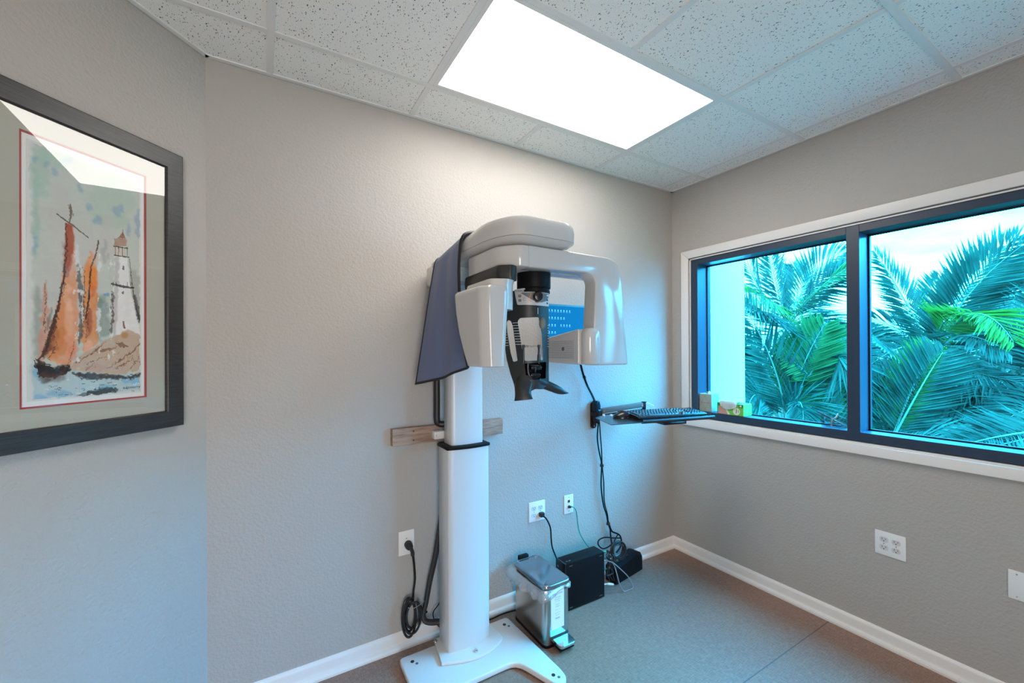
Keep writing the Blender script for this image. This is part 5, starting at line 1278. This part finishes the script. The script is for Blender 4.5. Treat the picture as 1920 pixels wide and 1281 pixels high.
fpoly([(.72, .20), (.75, .20), (.76, .55), (.73, .55)], dg, 'print', .0011); fpoly([(.80, .25), (.82, .25), (.82, .5), (.80, .5)], dg, 'print', .0011)
fpoly([(.82, .70), (.98, .70), (.98, .98), (.82, .98)], dg, 'print', .0007); fpoly([(.86, .76), (.93, .76), (.93, .92), (.86, .92)], mat('cream_print3', lin(.7, .7, .6), .5), 'print', .0010)
mb = MB(); mb.box((.022, -.50, SZ+.0762), (.085, -.38, SZ+.0768)); obj('opening', mb, 'slot', t, smooth=False)
mb = MB(); R_ = []
for i in range(13):
    u = i/12; y = -.372-.118*u; row = []
    for j in range(9):
        v = j/8; drop = max(0, v-.35)/.65
        ln = .62+.38*math.sin(math.pi*(u*.9+.1)); ln = ln*(1 if .1 < u < .95 else .8)
        row.append((.045-.044*min(1, v/.35)-.003*math.sin(u*14+v*3)*drop-.003, y+.012*drop*(u-.5), SZ+.0775+.014*math.sin(math.pi*min(v/.5, 1))-.042*drop*ln))
    R_.append(row)
mb.grid(R_); bmesh.ops.solidify(mb.bm, geom=mb.bm.faces[:], thickness=.0006); obj('tissue', mb, 'paper_white', t, angle=180)
t = thing('clear_tray', 'small clear plastic tray on the sill against the window mullion', 'tray', (.05, -1.01, SZ))
mb = MB(); o_ = rounded([(.008, -.945), (.008, -1.073), (.088, -1.073), (.088, -.945)], .008, 3); c_ = (.048, -1.009)
sc = lambda k: [(c_[0]+(x-c_[0])*k, c_[1]+(y-c_[1])*k) for x, y in o_]
mb.loft([[(x, y, z) for x, y in sc(k)] for k, z in ((.86, SZ), (.93, SZ+.03), (1, SZ+.062), (.975, SZ+.062), (.90, SZ+.03), (.84, SZ+.004))]); obj('tray_wall', mb, 'clear_plastic', t, angle=40)
for k in range(5):
    rr = random.Random(k); mb = MB(); x = .03+rr.random()*.035; y = -.965-k*.02
    mb.box((x-.014, y-.012, SZ+.0045), (x+.014, y+.012, SZ+.012+rr.random()*.016), bevel=.002, rot=Matrix.Rotation(rr.uniform(-.5, .5), 3, 'Z')); obj('sachet', mb, 'clear_plastic', t)
pn = thing('pen', 'dark pen leaning across the clear tray', 'pen', (.03, -1.0, SZ+.05))
pa = Vector((.012, -.938, SZ+.082)); pb = Vector((.040, -1.066, SZ+.012))
mb = MB(); mb.cyl(pa, pa.lerp(pb, .45), .0045, n=12, bevel=.001); obj('pen_cap', mb, 'ink', pn); mb = MB(); mb.cyl(pa.lerp(pb, .44), pb, .0036, .003, n=12); obj('pen_barrel', mb, 'grey_cable', pn)
mb = MB(); mb.tube([(.020, -1.000, SZ+.012), (.014, -1.008, SZ+.045), (.02, -1.022, SZ+.060), (.03, -1.028, SZ+.080)], .004, 8); o = obj('hook', mb, mat('pale_blue_plastic', lin(.4, .55, .65), .3)); tag(o, 'pale plastic hook standing in the clear tray', 'hook')

# ================================================================== PALMS AND SHRUBS OUTSIDE
def frond_mesh(p0, p1, p2, n=34, L=.5, w=.026, mat_='leaf', droop=.25, flat=None, spread=.75, twist=0.0):
    """pinnate leaf: a curved rib through p0, p1, p2 with folded, pointed leaflets on both sides"""
    p0, p1, p2 = Vector(p0), Vector(p1), Vector(p2)
    c1 = p1*2-(p0+p2)/2
    P = lambda t: p0*(1-t)**2+c1*2*t*(1-t)+p2*t*t
    D = lambda t: ((c1-p0)*2*(1-t)+(p2-c1)*2*t).normalized()
    lb = MB(); bm = lb.bm; size = (p2-p0).length
    nrm0 = Vector(flat) if flat is not None else Vector((-.5, -.5, .7))
    for i in range(n):
        for sd in (-1, 1):
            t = .12+.88*(i+random.uniform(-.25, .25))/(n-1); t = min(max(t, .06), 1.0)
            b = P(t); d = D(t); side = d.cross(nrm0).normalized()
            if twist: side = (Matrix.Rotation(twist*t, 3, d) @ side)
            up = side.cross(d).normalized()
            ll = L*(math.sin(math.pi*(.12+.80*t))**.7)*random.uniform(.85, 1.1)*(1 if t < .9 else .8)
            fw = spread+.5*t
            dr = (side*sd+d*fw+up*random.uniform(-.10, .22)).normalized()
            g = Vector((0, 0, -1))*droop
            q1 = b+dr*ll*.45+g*ll*.12; q2 = b+dr*ll+g*ll*.55
            wv = dr.cross(up).normalized()*(w*.5*random.uniform(.8, 1.2)); f = up*(w*.28)
            v = [bm.verts.new(x) for x in (b, q1+wv+f, q1-f*.4, q1-wv+f, q2)]
            for tri in ((0, 1, 2), (0, 2, 3), (1, 4, 2), (2, 4, 3)): bm.faces.new([v[k] for k in tri])
    rb = MB(); pts = [P(k/14) for k in range(15)]
    rb.tube(pts, lambda t: .016*(1-.85*t)*max(.6, size/2.2), 5, smooth=0)
    return lb, rb
def frond(palm, p0, p1, p2, m='leaf', **k):
    lb, rb = frond_mesh(p0, p1, p2, **k)
    o = obj('frond', lb, m, palm, smooth=False); obj('frond_rib', rb, 'rachis', o)
def palm_thing(label, base, top):
    t = thing('palm_tree', label, 'palm tree', base, 'date palms outside the window')
    mb = MB(); b = Vector(base); tp = Vector(top); n = 9
    pts = [b.lerp(tp, k/n) for k in range(n+1)]
    mb.tube(pts, lambda s_: .20-.05*s_+.012*math.sin(s_*60), 14, smooth=3); obj('trunk', mb, 'trunk', t)
    return t
def pt(px, py, d): return dist(px, py, d)
# palm A behind the left pane
cA = pt(1478, 622, 5.0); A = palm_thing('palm tree seen through the left pane beside the white outside wall', (cA.x, cA.y, -.6), cA-Vector((0, 0, .1)))
fa = [ # (mid, tip, depth_mid, depth_tip, material, L, droop)
 ((1425, 545), (1392, 455), 4.6, 4.5, 'leaf', .42, .15), ((1452, 540), (1436, 425), 5.2, 5.4, 'leaf', .30, .05), ((1462, 560), (1441, 470), 4.8, 4.6, 'leaf', .45, .2),
 ((1496, 545), (1488, 500), 5.2, 5.3, 'leaf_pale', .35, .05), ((1522, 520), (1592, 468), 4.9, 4.6, 'leaf', .50, .35), ((1515, 560), (1600, 492), 4.6, 4.3, 'leaf', .48, .35),
 ((1538, 540), (1600, 500), 4.4, 4.1, 'leaf_mid', .30, .3), ((1436, 560), (1370, 560), 4.5, 4.2, 'leaf_bright', .50, .3), ((1440, 590), (1395, 570), 4.1, 3.8, 'leaf', .50, .25),
 ((1462, 612), (1432, 585), 4.2, 3.7, 'leaf', .5, .2), ((1530, 600), (1580, 640), 4.6, 4.4, 'leaf', .45, .4), ((1520, 640), (1568, 700), 4.5, 4.2, 'leaf_pale', .42, .4),
 ((1430, 650), (1400, 720), 4.6, 4.5, 'leaf', .45, .3), ((1500, 680), (1520, 760), 4.6, 4.6, 'leaf', .45, .2), ((1505, 590), (1530, 560), 5.2, 5.5, 'leaf', .45, .2)]
for mid, tip, d1, d2, m_, L_, dr_ in fa: frond(A, cA+Vector((0, 0, .05)), pt(*mid, d1), pt(*tip, d2), m_, L=L_, droop=dr_, n=36)
# big near fronds crossing the left pane (palm C, crown below the sill line)
cC = pt(1470, 800, 3.9); C_ = palm_thing('low palm tree right outside the left pane, its fronds crossing in front', (cC.x, cC.y, -.6), cC)
fc = [((1452, 690), (1385, 560), 3.75, 3.6, 'leaf', .52, .15), ((1500, 700), (1545, 610), 3.9, 3.8, 'leaf_mid', .46, .1), ((1560, 660), (1592, 800), 3.8, 3.6, 'leaf', .46, .25),
      ((1530, 735), (1460, 660), 3.9, 3.8, 'leaf_mid', .40, .3), ((1420, 740), (1400, 800), 3.8, 3.7, 'leaf_pale', .40, .3), ((1500, 755), (1505, 830), 3.7, 3.6, 'leaf_pale', .36, .2),
      ((1440, 700), (1405, 650), 4.0, 4.0, 'leaf', .50, .2), ((1540, 700), (1590, 660), 4.1, 4.2, 'leaf', .48, .3), ((1420, 760), (1370, 740), 4.0, 4.1, 'leaf', .45, .2), ((1550, 770), (1600, 760), 3.9, 3.9, 'leaf', .45, .2)]
for mid, tip, d1, d2, m_, L_, dr_ in fc: frond(C_, cC, pt(*mid, d1), pt(*tip, d2), m_, L=L_, droop=dr_, n=42)
# palm B behind the right pane
cB = pt(1752, 668, 4.2); B = palm_thing('palm tree filling the right pane, crown at the height of the sill', (cB.x, cB.y, -.6), cB-Vector((0, 0, .1)))
fb = [((1700, 570), (1642, 475), 4.3, 4.3, 'leaf', .40, .25), ((1712, 590), (1660, 500), 4.6, 4.7, 'leaf', .36, .2), ((1800, 560), (1905, 445), 4.0, 3.7, 'leaf', .44, .15), ((1815, 555), (1925, 455), 3.9, 3.5, 'leaf', .46, .1),
      ((1790, 570), (1860, 470), 4.3, 4.2, 'leaf', .40, .1), ((1820, 590), (1900, 640), 3.7, 3.3, 'leaf_bright', .42, .2), ((1775, 600), (1850, 600), 3.9, 3.5, 'leaf_bright', .40, .25),
      ((1800, 630), (1890, 660), 3.7, 3.3, 'leaf', .42, .3), ((1700, 650), (1625, 690), 4.0, 3.8, 'leaf', .40, .5), ((1720, 690), (1640, 640), 3.9, 3.6, 'leaf_pale', .34, .1),
      ((1800, 690), (1925, 720), 3.8, 3.4, 'leaf_pale', .44, .5), ((1830, 700), (1925, 760), 3.7, 3.3, 'leaf', .46, .4), ((1850, 650), (1930, 590), 4.2, 4.2, 'leaf', .42, .1), ((1870, 625), (1930, 560), 4.6, 4.7, 'leaf', .40, .1),
      ((1740, 600), (1760, 520), 4.6, 4.7, 'leaf', .38, .1), ((1690, 620), (1625, 600), 4.3, 4.4, 'leaf', .42, .4), ((1780, 740), (1860, 800), 3.9, 3.6, 'leaf', .44, .4), ((1700, 720), (1640, 770), 4.1, 4.0, 'leaf', .42, .4)]
for mid, tip, d1, d2, m_, L_, dr_ in fb: frond(B, cB, pt(*mid, d1), pt(*tip, d2), m_, L=L_, droop=dr_, n=40)
# palm D low under the right pane
cD = pt(1668, 835, 3.6); D_ = palm_thing('low palm tree under the right pane with one upright frond', (cD.x, cD.y, -.6), cD)
fd = [((1722, 735), (1768, 660), 3.5, 3.5, 'leaf', .42, .1), ((1712, 725), (1750, 650), 3.6, 3.7, 'leaf_bright', .34, .05), ((1760, 790), (1850, 760), 3.6, 3.5, 'leaf', .40, .4), ((1740, 820), (1810, 850), 3.4, 3.2, 'leaf_pale', .38, .3),
      ((1650, 780), (1625, 700), 3.8, 3.8, 'leaf', .40, .2), ((1790, 800), (1930, 780), 3.5, 3.3, 'leaf', .4, .35)]
for mid, tip, d1, d2, m_, L_, dr_ in fd: frond(D_, cD, pt(*mid, d1), pt(*tip, d2), m_, L=L_, droop=dr_, n=40)
# palm E off to the right, its frond lies low along the glass
cE = pt(2080, 800, 3.0); E_ = palm_thing('palm tree at the right edge of the window, reaching in low', (cE.x, cE.y, -.6), cE)
fe = [((1930, 810), (1805, 835), 2.8, 2.7, 'leaf', .34, .1), ((1930, 822), (1790, 860), 2.95, 2.9, 'leaf_pale', .36, -.3), ((1980, 700), (1880, 620), 3.4, 3.6, 'leaf', .42, .2), ((1980, 760), (1880, 790), 3.2, 3.2, 'leaf', .42, .4), ((1990, 650), (1930, 520), 3.4, 3.6, 'leaf', .4, .1)]
for mid, tip, d1, d2, m_, L_, dr_ in fe: frond(E_, cE, pt(*mid, d1), pt(*tip, d2), m_, L=L_, droop=dr_, n=44)

# shrubs and trees further back: crowns of small leaves
def foliage(name, label, cat, c, rx, ry, rz, n, size, m_, seed, group=None):
    rnd = random.Random(seed); t = thing(name, label, cat, (c[0], c[1], -.6), group)
    mb = MB(); bm = mb.bm
    for k in range(n):
        while True:
            v = Vector((rnd.uniform(-1, 1), rnd.uniform(-1, 1), rnd.uniform(-1, 1)))
            if .15 < v.length < 1: break
        nz = noise.noise(v*2.2+Vector((seed, 0, 0)))
        v = v*(1+.35*nz)
        p = Vector((c[0]+v.x*rx, c[1]+v.y*ry, c[2]+v.z*rz))
        a = Vector((rnd.gauss(0, 1), rnd.gauss(0, 1), rnd.gauss(0, 1))).normalized(); b = a.orthogonal().normalized(); s_ = size*rnd.uniform(.6, 1.3)
        vs = [bm.verts.new(p+q) for q in (a*-s_, b*s_*.45, a*s_, b*-s_*.45)]; bm.faces.new(vs)
    obj('foliage', mb, m_, t, smooth=False, kind='stuff')
    mb = MB(); rr = random.Random(seed+1)
    mb.tube([(c[0], c[1], -.6), (c[0], c[1], c[2]-rz*.2)], lambda s_: .10-.05*s_, 8, smooth=2)
    for k in range(6):
        a = rr.uniform(0, 6.28); mb.tube([(c[0], c[1], c[2]-rz*.6), (c[0]+math.cos(a)*rx*.5, c[1]+math.sin(a)*ry*.5, c[2]+rr.uniform(-.1, .5)*rz)], .025, 6, smooth=0)
    obj('trunk', mb, 'trunk', t)
h1_ = pt(1400, 800, 6.8); h2_ = pt(1545, 790, 6.6); h3_ = pt(1700, 780, 6.4); h4_ = pt(1870, 790, 6.2); 
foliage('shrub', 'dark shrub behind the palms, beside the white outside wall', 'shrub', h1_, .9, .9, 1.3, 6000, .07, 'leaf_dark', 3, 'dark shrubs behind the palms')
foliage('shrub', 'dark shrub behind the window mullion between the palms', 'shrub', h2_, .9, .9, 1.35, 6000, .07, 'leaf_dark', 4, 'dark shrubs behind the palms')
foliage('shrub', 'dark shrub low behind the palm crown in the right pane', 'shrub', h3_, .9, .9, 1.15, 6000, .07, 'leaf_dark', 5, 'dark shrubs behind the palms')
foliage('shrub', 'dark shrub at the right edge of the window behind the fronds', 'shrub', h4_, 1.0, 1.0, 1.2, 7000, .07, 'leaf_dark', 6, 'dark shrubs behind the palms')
t1 = pt(1910, 600, 9.0); foliage('garden_tree', 'loose leafy tree behind the palms at the right edge of the window', 'tree', (t1.x, t1.y, t1.z), 1.3, 1.3, 1.1, 7000, .06, 'leaf_pale', 8)
t2 = pt(1560, 655, 10.5); foliage('garden_tree', 'distant bushy tree just left of the window mullion', 'tree', (t2.x, t2.y, t2.z), 1.4, 1.2, .75, 6000, .07, 'leaf_pale', 9)

for k, (x, y, z, s_, lb) in enumerate(((6.3, -3.1, 1.5, 21, 'unseen tree added right of the window to block its reflection, nearest the building'), (7.4, -7.2, 1.6, 22, 'unseen tree added far right of the window to block its reflection'))):  # unseen trees, added to darken the window's reflection in the picture glass
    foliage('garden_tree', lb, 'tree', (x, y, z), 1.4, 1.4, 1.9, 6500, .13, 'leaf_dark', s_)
